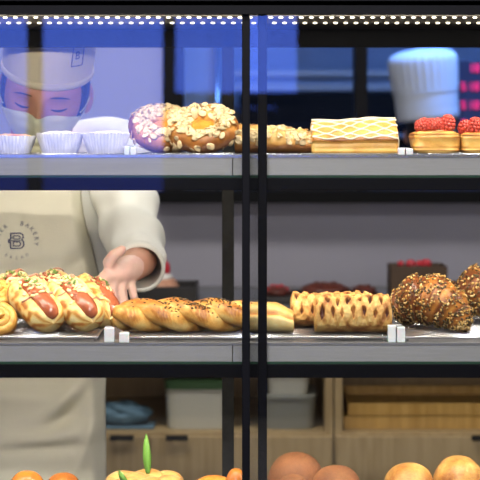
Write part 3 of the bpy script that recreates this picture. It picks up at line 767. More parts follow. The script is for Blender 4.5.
dome('crackle_bun', 'largest brown crackled bun on the bottom shelf, behind two others', 'bun', 296, 453, .13, 29, M['bread_brown'], 'brown crackled buns', 3, .02)
dome('crackle_bun', 'brown crackled bun right of the largest one', 'bun', 336, 466, .085, 27, M['bread_brown'], 'brown crackled buns', 4, .02)
dome('crackle_bun', 'brown crackled bun lowest in the photo, in front of the largest one', 'bun', 293, 474, .045, 19, M['bread_brown'], 'brown crackled buns', 5, .02)
dome('dome_bread', 'round golden mottled bread left of its taller twin', 'bread', 409, 463.5, .08, 27, M['bread_tan'], 'golden mottled round breads', 6, .05, cbase=.25)
dome('dome_bread', 'taller round golden mottled bread at the lower right corner', 'bread', 459, 457, .09, 27.5, M['bread_tan'], 'golden mottled round breads', 7, .05, cbase=.25)
# glazed ring donut
t = thing('ring_donut', 'glazed orange ring donut between leafy brioche and door frames', 'donut', (X(214, .1), .1, BZ))
def rf(u, v):
    a = 2 * PI * u; w = 2 * PI * v; R = .025; r = .0165 * (1 + .06 * nz(math.cos(a) * 2, math.sin(a) * 2, 0))
    q = Euler((.45, 0, 0)).to_matrix() @ Vector(((R + r * math.cos(w)) * math.cos(a), (R + r * math.cos(w)) * math.sin(a), r * math.sin(w) * 1.1)); 
    return (q.x, q.y, max(.0003, q.z + .0335), .25 + .25 * math.cos(w) + .15 * nz(q.x * 40, q.y * 40, q.z * 40))
surf('dough_ring', rf, 60, 24, M['bread_orange'], t, cu=True, cv=True)
dome('glazed_roll', 'small glazed orange roll touching the door frame beside the ring donut', 'roll', 236, 468.5, .11, 12, M['bread_orange'], 'glazed orange rolls', 8, .03)
# leafy brioche
t = thing('leafy_brioche', 'pale plaited brioche in a paper case with green leaves on top', 'brioche', (X(144, .09), .09, BZ))
rb = 46 * K * 2.29
pk = MB()
pf = lambda u, v: ((rb * (.86 + .16 * v) + .0014 * math.sin(60 * 2 * PI * u)) * math.cos(2 * PI * u), (rb * (.86 + .16 * v) + .0014 * math.sin(60 * 2 * PI * u)) * .8 * math.sin(2 * PI * u), .052 * v + .003 * nz(u * 30, 0, 0) * v)
surf('paper_case', pf, 300, 6, M['paper'], t, cu=True, crust=False)
lum = MB()
lobes = [(-.040, -.006, .052, .026), (-.018, -.018, .056, .027), (.008, -.016, .056, .026), (.032, -.008, .056, .026), (-.026, .020, .057, .027), (.002, .022, .059, .028), (.028, .018, .057, .026), (-.008, .002, .060, .024), (.048, .004, .048, .017)]
for i, (x, y, z, r) in enumerate(lobes):
    st = len(lum.v)
    lum.ell((x, y, z - r * .22), (r * 1.15, r, r * .72), 28, 18, rot=Euler((0, (-.2 if x > 0 else .2), .5 - i % 3 * .5)).to_matrix(), fn=lambda q, i=i: 1 + .05 * nz(q.x * 2, q.y * 2, q.z * 2, 1, i))
    for q in range(st, len(lum.v)):
        v = lum.v[q]; lum.c[q] = .26 + .75 * sm(.3, 1.1, (v.z - z + r * .3) / r) * (.5 + .6 * nz(v.x * 50, v.y * 50, v.z * 50, 1, i)) + .35 * sm(rb * .6, rb, abs(v.x))
lum.ell((0, 0, .026), (rb * .9, rb * .68, .03), 30, 14, cr=.4)
lum.build('brioche_dough', M['bread_pale'], t, crust=True)
def leaf(parent, base, tip, width, n=14):
    b = MB(); base = Vector(base); tip = Vector(tip); v = []; f = []
    for i in range(n + 1):
        s = i / n; w = width * math.sin(PI * min(1, .12 + s * .88)) ** .8; p = base.lerp(tip, s) + Vector((0, -.004 * math.sin(PI * s), 0))
        for k, (dx, dy) in enumerate(((-w, .0), (0, .0016), (w, 0), (0, .0024))): v.append(p + Vector((dx, dy, 0)))
    for i in range(n):
        for k in range(4): f.append((i * 4 + k, i * 4 + (k + 1) % 4, (i + 1) * 4 + (k + 1) % 4, (i + 1) * 4 + k))
    f += [(3, 2, 1, 0), (n * 4, n * 4 + 1, n * 4 + 2, n * 4 + 3)]
    b.add(v, f); b.build('leaf', M['leaf'], parent)
lc = Vector((X(144, .09), .09, BZ))
leaf(t, P(148, 474, .063) - lc, P(146, 433, .075) - lc, .0058)
leaf(t, P(127, 484, .052) - lc, P(119, 470, .056) - lc, .0052)

# ------------------------------------------------------------------ back counter
CY = 1.8
ct = MB().box(-1.5, 2.6, CY - .02, YW - .016, .97, 1.0, bev=.003).build('worktop', M['worktop'], None, smooth=False)
tag(ct, 'dark stone worktop on the oak cabinets under the grey wall', 'worktop')
def cabinet(px0, px1, pxm, label, handles):
    x0, x1, xm = X(px0, CY), X(px1, CY), X(pxm, CY); zn = Z(433, CY); th = .02
    t = thing('base_cabinet', label, 'cabinet', ((x0 + x1) / 2, CY, 0), 'oak base cabinets'); o = (x0 + x1) / 2
    b = MB(); D = YW - .02 - CY
    b.box(x0 - o, x0 - o + th, 0, D, .08, .97); b.box(x1 - o - th, x1 - o, 0, D, .08, .97); b.box(x0 - o + th, x1 - o - th, 0, D, zn - .02, zn); b.box(x0 - o + th, x1 - o - th, 0, D, .08, .10)
    b.box(x0 - o + th, x1 - o - th, 0, D, .95, .97); b.box(x0 - o, x1 - o, .04, D, 0, .08)
    b.build('carcass', M['wood'], t, smooth=False)
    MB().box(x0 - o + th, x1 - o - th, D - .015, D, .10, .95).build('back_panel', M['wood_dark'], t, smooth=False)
    for (a, c, h) in ((x0 + .004, xm - .002, handles[0]), (xm + .002, x1 - .004, handles[1])):
        d = MB().box(a - o, c - o, -.018, -.001, .09, zn - .006, bev=.0015).build('door', M['wood'], t, smooth=False)
        hx0, hx1 = X(h[0], CY - .02) - o, X(h[1], CY - .02) - o; hz = Z(438, CY - .03)
        hb = MB(); hb.box(hx0, hx1, -.032, -.026, hz - .007, hz + .007, bev=.002); hb.box(hx0 + .004, hx0 + .012, -.027, -.017, hz - .005, hz + .005); hb.box(hx1 - .012, hx1 - .004, -.027, -.017, hz - .005, hz + .005)
        hb.build('handle', M['black_matte'], d, smooth=False)
    return zn
zn = cabinet(-30, 333, 150, 'oak base cabinet with open niche behind the baker', ((110, 134), (166, 188)))
cabinet(334.5, 700, 517, 'oak base cabinet at right with boards in its niche', ((471, 495), (530, 553)))
# things in the niches
def tub(name, label, px0, px1, py0, py1, Y, body, lid, lidh=.012, group=None, d=.2):
    x0, x1 = X(px0, Y), X(px1, Y); w = (x1 - x0) / 2; zb = Z(py1, Y); h = Z(py0, Y) - zb
    t = thing(name, label, 'storage box', ((x0 + x1) / 2, Y + d / 2, zb), group)
    b = MB(); n = 24
    def ring(sx, sy, z): return [(math.copysign(abs(math.cos(2 * PI * (k + .5) / n)) ** .35, math.cos(2 * PI * (k + .5) / n)) * sx, math.copysign(abs(math.sin(2 * PI * (k + .5) / n)) ** .35, math.sin(2 * PI * (k + .5) / n)) * sy, z) for k in range(n)]
    v = ring(w * .9, d * .45, 0) + ring(w * .96, d * .48, h - lidh)
    f = [(k, (k + 1) % n, n + (k + 1) % n, n + k) for k in range(n)] + [tuple(range(n - 1, -1, -1)), tuple(range(n, 2 * n))]
    b.add(v, f); b.build('tub', body, t, smooth=False)
    b = MB(); v = ring(w, d * .5, h - lidh + .0002) + ring(w, d * .5, h - .003) + ring(w * .93, d * .46, h)
    f = [(r * n + k, r * n + (k + 1) % n, (r + 1) * n + (k + 1) % n, (r + 1) * n + k) for r in range(2) for k in range(n)] + [tuple(range(n - 1, -1, -1)), tuple(range(2 * n, 3 * n))]
    b.add(v, f); b.build('lid', lid, t, smooth=False)
    return t
def py_of(z, Y): return 140 + (CZ - z) / (K * (Y + CD))
yb = py_of(zn + .001, 1.84)
tub('storage_box', 'white storage box with green lid in the cabinet niche', 163, 231, 381, yb, 1.84, M['tub'], M['lid_green'], .022)
tub('storage_box', 'grey translucent storage box under the white one in the niche', 259, 318, 395, yb, 1.84, M['tub_grey'], M['tub_grey'], .010)
tub('storage_box', 'white box stacked on the grey translucent box', 266, 311, 372, 394.6, 1.84, M['tub'], M['tub'], .012, d=.17)
t = thing('folded_cloth', 'crumpled blue cloth bundle in the niche beside the apron', 'cloth', (X(122, 1.9), 1.9, zn + .001))
bb = MB(); bb.ell((0, 0, .032), (.072, .05, .030), 40, 20, fn=lambda q: 1 + .28 * nz(q.x * 2.2, q.y * 2.2, q.z * 2.2, 1, 3) + .1 * nz(q.x * 6, q.y * 6, q.z * 6)); 
for v in bb.v: v.z = max(0, v.z)
bb.build('bundle', M['blue_cloth'], t); bb = MB(); bb.box(-.08, .085, -.055, .05, 0, .006, bev=.002); bb.build('lower_fold', M['blue_cloth'], t, smooth=False)
for (py0, py1, inset, lab) in ((403, 415.5, .01, 'upper golden wooden board in the right cabinet niche'), (416, yb, 0, 'lower golden wooden board in the right cabinet niche')):
    x0, x1 = X(344, 1.85), X(640, 1.85); zb = Z(py1, 1.85) if py1 != yb else zn + .001
    t = thing('wooden_tray', lab, 'tray', ((x0 + x1) / 2, 2.0, zb), 'golden wooden trays'); w = (x1 - x0) / 2 - inset; h = Z(py0, 1.85) - zb - .0015
    b = MB(); b.box(-w, w, -.14, .14, 0, .008); b.build('tray_base', M['wood_gold'], t, smooth=False)
    for q in ((-w, w, -.15, -.14), (-w, w, .14, .15), (-w, -w + .01, -.14, .14), (w - .01, w, -.14, .14)): MB().box(q[0], q[1], q[2], q[3], 0, h, bev=.001).build('tray_side', M['wood_gold'], t, smooth=False)
# on the worktop
WZ = 1.0005
def low_tray(px0, px1, pyt, Y, label, d=.2):
    x0, x1 = X(px0, Y), X(px1, Y); h = Z(pyt, Y) - WZ; w = (x1 - x0) / 2
    t = thing('black_tray', label, 'tray', ((x0 + x1) / 2, Y + d / 2, WZ), 'black trays on the worktop')
    MB().box(-w, w, -d / 2, d / 2, 0, .004).build('tray_base', M['tray_black'], t, smooth=False)
    for q in ((-w, w, -d / 2, -d / 2 + .006), (-w, w, d / 2 - .006, d / 2), (-w, -w + .006, -d / 2 + .006, d / 2 - .006), (w - .006, w, -d / 2 + .006, d / 2 - .006)):
        MB().box(*q, 0.0, h, bev=.001).build('tray_side', M['tray_black'], t, smooth=False)
low_tray(126, 197, 287, 1.88, 'black tray on the worktop near the rolled sleeve')
low_tray(262, 382, 297, 1.88, 'long black tray with dark glazed pastries on the worktop')
def fruit_tart(px, Y, zb, r, label, h):
    t = thing('fruit_tart', label, 'tart', (X(px, Y), Y, zb), 'red fruit tarts on the worktop')
    MB().ell((0, 0, h * .35), (r, r * .9, h * .35), 28, 12, fn=lambda q: 1 + .04 * nz(q.x * 3, q.y * 3, q.z * 3)).build('pastry_base', M['tan'], t)
    MB().ell((0, 0, h * .62), (r * .7, r * .7, h * .18), 20, 8).build('cream', M['white_cream'], t)
    for (dx, dy, s) in ((-r * .28, -r * .2, 1), (r * .3, -.1 * r, .95), (0, r * .35, 1)):
        MB().ell((dx, dy, h * .86), (r * .32 * s, r * .32 * s, h * .26 * s), 16, 10, fn=lambda q: 1 + .03 * math.sin(q.x * 20) * math.sin(q.z * 20)).build('berry', M['red_fruit'], t)
fruit_tart(158, 1.96, WZ + .0045, .055, 'red fruit tart in the black tray right of the rolled sleeve', .092)
for i, (px, w, pt, lab) in enumerate(((277, 14, 285, 'small dark glazed pastry leftmost in the long black tray'), (325, 25, 282, 'largest dark glazed pastry in the long black tray'), (364, 13, 285, 'dark reddish glazed pastry rightmost in the long black tray'))):
    Y = 1.98; r = w * K * (Y + CD); zt = Z(pt, Y); zb = WZ + .0045; h = zt - zb
    t = thing('glazed_pastry', lab, 'pastry', (X(px, Y), Y, zb), 'dark glazed pastries on the worktop')
    b = MB(); b.ell((0, 0, h * .5), (r, .06, h * .5), 36, 18, fn=lambda q, i=i: 1 + .12 * nz(q.x * 2.5, q.y * 2.5, q.z * 2.5, 1, i)); 
    for v in b.v: v.z = max(0.0, v.z)
    b.build('glazed_dough', M['choc'], t)
    g = MB()
    for k in range(5): g.ell(((k - 2) * r * .33, -.02 + .01 * (k % 2), h * (.93 if abs(k - 2) < 2 else .72)), (r * .16, .012, .006), 10, 6)
    g.build('glaze_beads', M['red_fruit'] if i == 0 else M['choc'], t)
t = thing('card_box', 'open brown card box of red fruit behind the seeded croissant', 'box', (X(419, 1.95), 2.0, WZ))
w = 28 * K * 4.15; hb = Z(266, 1.95) - WZ
for q in ((-w, w, -.06, -.056), (-w, w, .056, .06), (-w, -w + .004, -.056, .056), (w - .004, w, -.056, .056)): MB().box(*q, 0, hb).build('box_side', M['brown_box'], t, smooth=False)
MB().box(-w, w, -.06, .06, 0, .003).build('box_bottom', M['brown_box'], t, smooth=False)
MB().ell((0, 0, hb * .5), (w * .88, .05, hb * .47), 20, 10, fn=lambda q: 1).build('cream_filling', M['white_cream'], t)
for (dx, r) in ((-.018, .013), (.022, .015), (.004, .010), (-.045, .009)):
    MB().ell((dx, -.02, hb + .004), (r, r, r * .85), 14, 10).build('berry', M['red_fruit'], t)

# ------------------------------------------------------------------ kitchen behind the window
def kshelf(py, label, Y=4.6, x0=None):
    t = thing('wall_shelf', label, 'shelf', (1.0, Y + .15, Z(py, Y)), 'steel shelves in the kitchen')
    x0 = X(234, Y) - 1.0
    MB().box(x0, 1.2, -.15, .15, -.03, 0, bev=.004).build('board', M['steel'], t, smooth=False)
    for x in (x0 + .1, .1, 1.1):
        MB().box(x, x + .02, -.1, .44, -.06, -.03).build('bracket', M['steel'], t, smooth=False)
kshelf(70, 'upper steel shelf on the blue lit kitchen wall'); kshelf(84, 'lower steel shelf on the blue lit kitchen wall')
t = thing('oven', 'dark kitchen oven below the steel shelves seen through the window', 'oven', (.30, 4.4, 0))
zt = Z(93, 4.1); b = MB(); b.box(-.30, .50, -.3, .4, .05, zt, bev=.01); b.build('oven_body', M['black_matte'], t, smooth=False)
d_ = MB().box(-.27, .47, -.325, -.301, .8, zt - .12, bev=.004).build('oven_door', M['case_black'], t, smooth=False)
b = MB(); b.tube([(-.22, -.35, zt - .17), (.42, -.35, zt - .17)], .009, 8); b.build('oven_handle', M['steel'], d_)
for sx in (-.26, .46):
    for sy in (-.25, .33): MB().tube([(sx, sy, 0), (sx, sy, .05)], .02, 10).build('foot', M['black_matte'], t)
t = thing('refrigerator', 'tall steel refrigerator at the left of the kitchen window', 'refrigerator', (X(202, 4.2), 4.5, 0))
w = (X(222, 4.2) - X(184, 4.2)) / 2
MB().box(-w * 1.6, w, -.3, .35, .06, 2.0, bev=.01).build('cabinet_body', M['steel'], t, smooth=False)
for z0, z1 in ((.1, .95), (.97, 1.95)):
    dd = MB().box(-w * 1.55, w * .97, -.33, -.302, z0, z1, bev=.006).build('door', M['steel'], t, smooth=False)
    MB().tube([(w * .8, -.36, z0 + .1), (w * .8, -.36, z1 - .1)], .010, 8).build('handle', M['chrome'], dd)
MB().box(-w * 1.5, w * .95, -.25, .3, 0, .06).build('plinth', M['black_matte'], t, smooth=False)
# price display with pink digits
DY = 3.7
t = thing('digit_display', 'dark display panel with glowing pink numbers at the right edge', 'display', (X(476, DY), DY, 0))
ox = X(476, DY); b = MB(); b.box(X(459, DY) - ox, X(505, DY) - ox, .004, .03, Z(133, DY), Z(60, DY), bev=.003); b.build('panel', mat('display_panel', (.02, .03, .07), .4, bump=.05), t, smooth=False)
b = MB(); b.tube([(.05, .05, 0), (.05, .05, Z(133, DY) + .1)], .02, 12); b.box(-.1, .2, -.06, .16, 0, .02, bev=.004); b.build('display_stand', M['case_black'], t, smooth=False)
SEG = {'0': 'abcdef', '1': 'bc', '2': 'abged', '3': 'abgcd', '5': 'afgcd', '8': 'abcdefg', '6': 'afgcde', '9': 'abcdfg'}
dh = Z(64, DY) - Z(72, DY); dw = dh * .52; sg = .0052
for (py, s, px0) in ((68, '18', 468.5), (86.5, '518', 461.5), (105, '518', 461.5), (124, '218', 461.5)):
    for i, ch in enumerate(s):
        cx = X(px0 + i * 6.6, DY) - ox + dw / 2; cz = Z(py, DY); b = MB()
        hx, hz = dw / 2, dh / 2
        C_ = {'a': (-hx, hx, hz - sg, hz), 'd': (-hx, hx, -hz, -hz + sg), 'g': (-hx, hx, -sg / 2, sg / 2), 'f': (-hx, -hx + sg, 0, hz), 'b': (hx - sg, hx, 0, hz), 'e': (-hx, -hx + sg, -hz, 0), 'c': (hx - sg, hx, -hz, 0)}
        for q in SEG[ch]: a = C_[q]; b.box(cx + a[0], cx + a[1], -.002, .0035, cz + a[2], cz + a[3])
        b.build('digit', M['pink'], t, smooth=False)

# ------------------------------------------------------------------ people
def evaluated(o):
    dg = bpy.context.evaluated_depsgraph_get(); me = bpy.data.meshes.new_from_object(o.evaluated_get(dg)); return me
def limb_mesh(joints, edges):
    """closely spaced rounded sections along every bone; fused to one skin by the remesh"""
    b = MB()
    for a, c in edges:
        pa, ra = joints[a]; pc, rc = joints[c]
        ra = ra if isinstance(ra, tuple) else (ra, ra); rc = rc if isinstance(rc, tuple) else (rc, rc)
        L = (pc - pa).length; n = max(2, int(L / (min(ra + rc) * .30)))
        for i in range(n + 1):
            f = i / n; rx = ra[0] + (rc[0] - ra[0]) * f; ry = ra[1] + (rc[1] - ra[1]) * f
            b.ell(pa.lerp(pc, f), (rx, ry, min(rx, ry)), 18, 12)
    me = bpy.data.meshes.new('limbs'); me.from_pydata([tuple(v) for v in b.v], [], b.f)
    bm = bmesh.new(); bm.from_mesh(me); bmesh.ops.remove_doubles(bm, verts=bm.verts, dist=1e-6); bmesh.ops.recalc_face_normals(bm, faces=bm.faces); bm.to_mesh(me); bm.free()
    return me
def head_dir(q):
    """unit direction -> point on a head, face to -Y, centre at the origin"""
    x, y, z = q
    wx = .074; dy = .094; hz = .116
    jaw = 1 - .38 * sm(.0, 1.0, -z) * (1 - .2 * (y > 0))
    p = Vector((x * wx * jaw, y * dy, z * hz))
    if y < 0:
        p.y *= 1 - .10 * sm(.0, 1, -z) * 0
        p.y += .010 * (1 - abs(x)) * (-y) * sm(.3, .9, z)
        nose = math.exp(-((x / .13) ** 2)) * math.exp(-(((z + .17) / .17) ** 2)); p.y -= .021 * nose
        bridge = math.exp(-((x / .10) ** 2)) * math.exp(-(((z + .0) / .14) ** 2)); p.y -= .007 * bridge
        for s in (-1, 1):
            p.y += .012 * math.exp(-(((x - s * .42) / .20) ** 2)) * math.exp(-(((z - .0) / .10) ** 2))
            p.y -= .004 * math.exp(-(((x - s * .42) / .11) ** 2)) * math.exp(-(((z + .005) / .05) ** 2))
            p.y -= .005 * math.exp(-(((x - s * .40) / .25) ** 2)) * math.exp(-(((z - .18) / .07) ** 2))
        p.y -= .006 * math.exp(-((x / .28) ** 2)) * math.exp(-(((z + .50) / .07) ** 2))
        p.y -= .010 * math.exp(-((x / .25) ** 2)) * math.exp(-(((z + .85) / .14) ** 2))
    return p
def body_with_head(name, joints, edges, root, head_M, parent, m, voxel=.0045):
    me = limb_mesh(joints, edges)
    bm = bmesh.new(); bm.from_mesh(me)
    b = MB(); n, k = 56, 44; v = []; f = []
    for i in range(k + 1):
        ph = PI * i / k
        for j in range(n):
            th = 2 * PI * j / n; v.append(head_M @ head_dir(Vector((math.sin(ph) * math.cos(th), math.sin(ph) * math.sin(th), math.cos(ph)))))
    for i in range(k):
        for j in range(n): f.append((i * n + j, i * n + (j + 1) % n, (i + 1) * n + (j + 1) % n, (i + 1) * n + j))
    b.add(v, f)
    for s in (-1, 1):
        b.ell(head_M @ Vector((s * .074, .008, -.008)), (.009, .018, .030), 12, 10, rot=head_M.to_3x3() @ Euler((.2, 0, s * -.35)).to_matrix())
    me2 = bpy.data.meshes.new('h'); me2.from_pydata([tuple(x) for x in b.v], [], b.f); bm2 = bmesh.new(); bm2.from_mesh(me2); bmesh.ops.remove_doubles(bm2, verts=bm2.verts, dist=1e-5); bmesh.ops.recalc_face_normals(bm2, faces=bm2.faces); bm2.to_mesh(me2); bm2.free()
    bm.from_mesh(me2); bm.to_mesh(me); bm.free()
    o = bpy.data.objects.new('tmp', me); COL.objects.link(o); r = o.modifiers.new('r', 'REMESH'); r.mode = 'VOXEL'; r.voxel_size = voxel; r.use_smooth_shade = True
    sm_ = o.modifiers.new('sm', 'SMOOTH'); sm_.iterations = 4; sm_.factor = .5
    out = evaluated(o); bpy.data.objects.remove(o)
    out.materials.clear()
    for x in (m if isinstance(m, list) else [m]): out.materials.append(x)
    out.polygons.foreach_set('use_smooth', [True] * len(out.polygons)); out.name = name
    ob = bpy.data.objects.new(name, out); link(ob, parent); return ob
def to_local(o, t):
    o.location = -Vector(t.location) + Vector(o.location)

# ---- the masked baker
BX = -.425; BY = .70
baker = thing('person', 'person in face mask, cream apron and tall beige hat reaching into the case', 'person', (BX, BY, 0))
hc = P(45, 90, .56)
HM = Matrix.Translation(hc) @ Euler((math.radians(20), math.radians(7), math.radians(4))).to_matrix().to_4x4()
J = {
 'pelvis': (Vector((BX, .75, .92)), (.14, .10)), 'waist': (Vector((BX, .74, 1.05)), (.130, .09)), 'chest': (Vector((BX + .01, .73, 1.22)), (.140, .095)), 'upchest': (Vector((BX + .02, .70, 1.33)), (.12, .085)),
 'neck': (Vector((BX + .06, .655, 1.40)), .052), 'headc': (hc + Vector((0, .03, -.03)), .055),
 'shL': (P(112, 150, .70), .038), 'elL': (P(133, 236, .58), .032), 'fmL': (P(139, 260, .48), .031), 'wrL': (P(134, 266, .405), .025), 'hdL': (P(121, 272, .378), (.019, .022)),
 'shR': (Vector((BX - .17, .72, 1.36)), .05), 'elR': (Vector((BX - .24, .70, 1.10)), .038), 'wrR': (Vector((BX - .20, .52, 1.0)), .025), 'hdR': (Vector((BX - .17, .44, .99)), (.02, .034)),
 'hipL': (Vector((BX + .075, .75, .86)), .075), 'knL': (Vector((BX + .10, .72, .48)), .058), 'anL': (Vector((BX + .10, .75, .09)), .040), 'toL': (Vector((BX + .11, .60, .045)), .035),
 'hipR': (Vector((BX - .075, .75, .86)), .075), 'knR': (Vector((BX - .10, .72, .48)), .058), 'anR': (Vector((BX - .10, .75, .09)), .040), 'toR': (Vector((BX - .11, .60, .045)), .035)}
E = [('pelvis', 'waist'), ('waist', 'chest'), ('chest', 'upchest'), ('upchest', 'neck'), ('neck', 'headc'), ('upchest', 'shL'), ('shL', 'elL'), ('elL', 'fmL'), ('fmL', 'wrL'), ('wrL', 'hdL'),
     ('upchest', 'shR'), ('shR', 'elR'), ('elR', 'wrR'), ('wrR', 'hdR'), ('pelvis', 'hipL'), ('hipL', 'knL'), ('knL', 'anL'), ('anL', 'toL'), ('pelvis', 'hipR'), ('hipR', 'knR'), ('knR', 'anR'), ('anR', 'toR')]
def digits(J, E, root, chains):
    for k, ch in enumerate(chains):
        prev = root
        for i, (p, r) in enumerate(ch):
            n = f'{root}_{k}_{i}'; J[n] = (p, r); E.append((prev, n)); prev = n
digits(J, E, 'hdL', [
    [(P(112, 270, .362), .0120), (P(109, 262, .350), .0105), (P(114, 255, .344), .0094), (P(122, 250, .343), .0080)],
    [(P(104, 278, .346), .0106), (P(102, 289, .330), .0090), (P(105, 300, .325), .0080), (P(111, 308, .330), .0068)],
    [(P(112, 279, .361), .0106), (P(112, 292, .347), .0090), (P(114, 303, .343), .0080), (P(119, 311, .346), .0068)],
    [(P(121, 279, .376), .0104), (P(122, 292, .364), .0088), (P(124, 303, .361), .0078), (P(128, 310, .362), .0066)],
    [(P(129, 277, .390), .0096), (P(132, 288, .382), .0080), (P(134, 297, .380), .0072), (P(136, 303, .381), .0060)]])
for k in range(1, 5): E.append(('wrL', f'hdL_{k}_0'))
hr = Vector((BX - .17, .44, .99))
digits(J, E, 'hdR', [
    [(hr + Vector((.030, -.01, .01)), .011), (hr + Vector((.045, -.035, .01)), .0095), (hr + Vector((.048, -.055, .005)), .008)]] +
    [[(hr + Vector((.026 - i * .018, -.045, 0)), .0098), (hr + Vector((.028 - i * .019, -.075 + .004 * abs(i - 1), -.008)), .0088), (hr + Vector((.028 - i * .019, -.098 + .008 * abs(i - 1), -.022)), .0075)] for i in range(4)])
body = body_with_head('body', J, E, 'pelvis', HM, baker, [M['skin'], M['glove']], .0031)
wl = P(137, 270, .405)
for p in body.data.polygons:
    c = p.center
    if c.y < .388 and c.x > -.3 and c.z < 1.30: p.material_index = 1
to_local(body, baker)
TL = Matrix.Translation(-Vector(baker.location))
def bsurf(name, fn, nu, nv, m, cu=False, cv=False):
    o = surf(name, fn, nu, nv, m, baker, cu=cu, cv=cv, crust=False); o.location = -Vector(baker.location); return o
# eyes, lashes, brows (looking down)
for s in (-1, 1):
    b = MB(); pp = []
    for i in range(9):
        u = -1 + 2 * i / 8; q = Vector((s * .42 + u * .17, 0, -.035 - .03 * (1 - u * u))); q.y = -math.sqrt(max(0, 1 - q.x ** 2 - q.z ** 2)); pp.append(HM @ (head_dir(q) * 1.015))
    b.tube(pp, [.0008 + .0012 * math.sin(PI * i / 8) for i in range(9)], 6); o = b.build('eyelashes', M['hair'], baker); to_local(o, baker)
    b = MB(); pp = []
    for i in range(9):
        u = -1 + 2 * i / 8; q = Vector((s * .42 + u * .22, 0, .13 + .03 * (1 - u * u) - .02 * u * s)); q.y = -math.sqrt(max(0, 1 - q.x ** 2 - q.z ** 2)); pp.append(HM @ (head_dir(q) * 1.012))
    b.tube(pp, [.0006 + .0008 * math.sin(PI * i / 8) for i in range(9)], 6); o = b.build('eyebrow', M['hair'], baker); to_local(o, baker)
# hair at back of head and temples
def hf(u, v):
    a = math.radians(-118 + 236 * u); ph = .25 + 1.75 * v   # round the back
    q = Vector((math.sin(ph) * math.sin(a), math.sin(ph) * math.cos(a), math.cos(ph)))
    return tuple(HM @ (head_dir(q) * 1.045))
o = bsurf('hair', hf, 40, 20, M['hair']); md = o.modifiers.new('t', 'SOLIDIFY'); md.thickness = .004
# mask
def mf(u, v):
    a = (-1 + 2 * u) * 1.12; zz = -.10 + .10 * abs(-1 + 2 * u) ** 2 * -1 - (.70 - .15 * abs(-1 + 2 * u) ** 2) * v
    c = math.sqrt(max(0, 1 - zz * zz)); q = Vector((c * math.sin(a), -c * math.cos(a), zz))
    p = head_dir(q) * 1.05; 
    p.y -= .010 * math.exp(-((a / .5) ** 2)) * math.sin(PI * min(1, v * 1.1)) + .0012 * math.sin(v * 26) * math.exp(-((a / .8) ** 2))
    return tuple(HM @ p)
o = bsurf('face_mask', mf, 40, 34, M['mask']); md = o.modifiers.new('t', 'SOLIDIFY'); md.thickness = .0015
for s in (-1, 1):
    b = MB()
    for z0, z1 in ((-.14, .02), (-.55, -.12)):
        pp = []
        for i in range(8):
            u = i / 7; a = s * (1.08 + u * .55); zz = z0 + (z1 - z0) * u; c = math.sqrt(1 - zz * zz); pp.append(HM @ (head_dir(Vector((c * math.sin(a), -c * math.cos(a), zz))) * 1.04))
        b.tube(pp, .0012, 6)
    o = b.build('mask_strap', M['mask'], baker); to_local(o, baker)
# tall hat
def hat(u, v):
    a = 2 * PI * u; z = .036 + .19 * v; r = 1 + .02 * math.sin(v * PI) + .10 * sm(.35, .9, v)
    if v > .86: r *= math.cos((v - .86) / .14 * PI / 2) ** .5 if v < 1 else .01
    r *= 1 + .012 * math.sin(a * 9 + v * 3) * sm(.1, .6, v)
    back = .012 * (1 + math.cos(a - PI / 2)) * 0
    return tuple(HM @ Vector((.078 * r * math.cos(a), .101 * r * math.sin(a) + .008, z + .004 * math.sin(a) )))
o = bsurf('hat', hat, 72, 30, M['hat'], cu=True)
def hband(u, v):
    a = 2 * PI * u; w = 2 * PI * v
    return tuple(HM @ Vector(((.0785 + .0018 * math.cos(w)) * math.cos(a), (.1015 + .0025 * math.cos(w)) * math.sin(a) + .008, .040 + .006 * math.sin(w) + .004 * math.sin(a))))
bsurf('hat_band', hband, 72, 8, M['hat'], cu=True, cv=True)
# printed mark on the hat: a small outlined square with a letter
def text_mesh(body_, size, thick=.0004, bold=0.):
    cu = bpy.data.curves.new('txt', 'FONT'); cu.body = body_; cu.size = size; cu.align_x = 'CENTER'; cu.align_y = 'CENTER'; cu.extrude = thick; cu.offset = bold; cu.resolution_u = 3
    o = bpy.data.objects.new('txt', cu); COL.objects.link(o); bpy.context.view_layer.update(); me = evaluated(o); bpy.data.objects.remove(o)
    v = [Vector(x.co) for x in me.vertices]; f = [tuple(p.vertices) for p in me.polygons]; return v, f
def hat_pt(sx, sz):
    a = -PI / 2 + sx / .088; z = .095 + sz; vv = (z - .036) / .19; r = 1 + .02 * math.sin(vv * PI) + .10 * sm(.35, .9, vv); r *= 1.022
    return HM @ Vector((.078 * r * math.cos(a), .101 * r * math.sin(a) + .008, z - .004))
b = MB(); v, f = text_mesh('B', .02); b.add([hat_pt(.062 + p.x, p.y) for p in v], f)
fr = [(.051, -.018), (.051, .018), (.075, .018), (.075, -.018), (.051, -.018)]
for i in range(4):
    q = [hat_pt(fr[i][0] + (fr[i + 1][0] - fr[i][0]) * k / 6, fr[i][1] + (fr[i + 1][1] - fr[i][1]) * k / 6) for k in range(7)]; b.tube(q, .0007, 5)
o = b.build('hat_emblem', M['navy'], baker); to_local(o, baker)
# jacket torso
def jk(u, v):
    a = 2 * PI * u; z = .80 + .60 * v
    rx = .135 + .035 * sm(.2, .6, v) + .015 * math.sin(v * PI) - .045 * sm(.72, 1, v) - .06 * sm(.93, 1, v); ry = .105 + .012 * math.sin(v * PI) - .02 * sm(.8, 1, v)
    n = 1 + .03 * nz(math.cos(a) * 2, math.sin(a) * 2, z * 8, 1, 4)
    return (BX + .01 + .03 * v + rx * n * math.cos(a), .758 - .045 * v + ry * n * math.sin(a), z)
o = bsurf('jacket', jk, 60, 40, M['shirt'], cu=True)
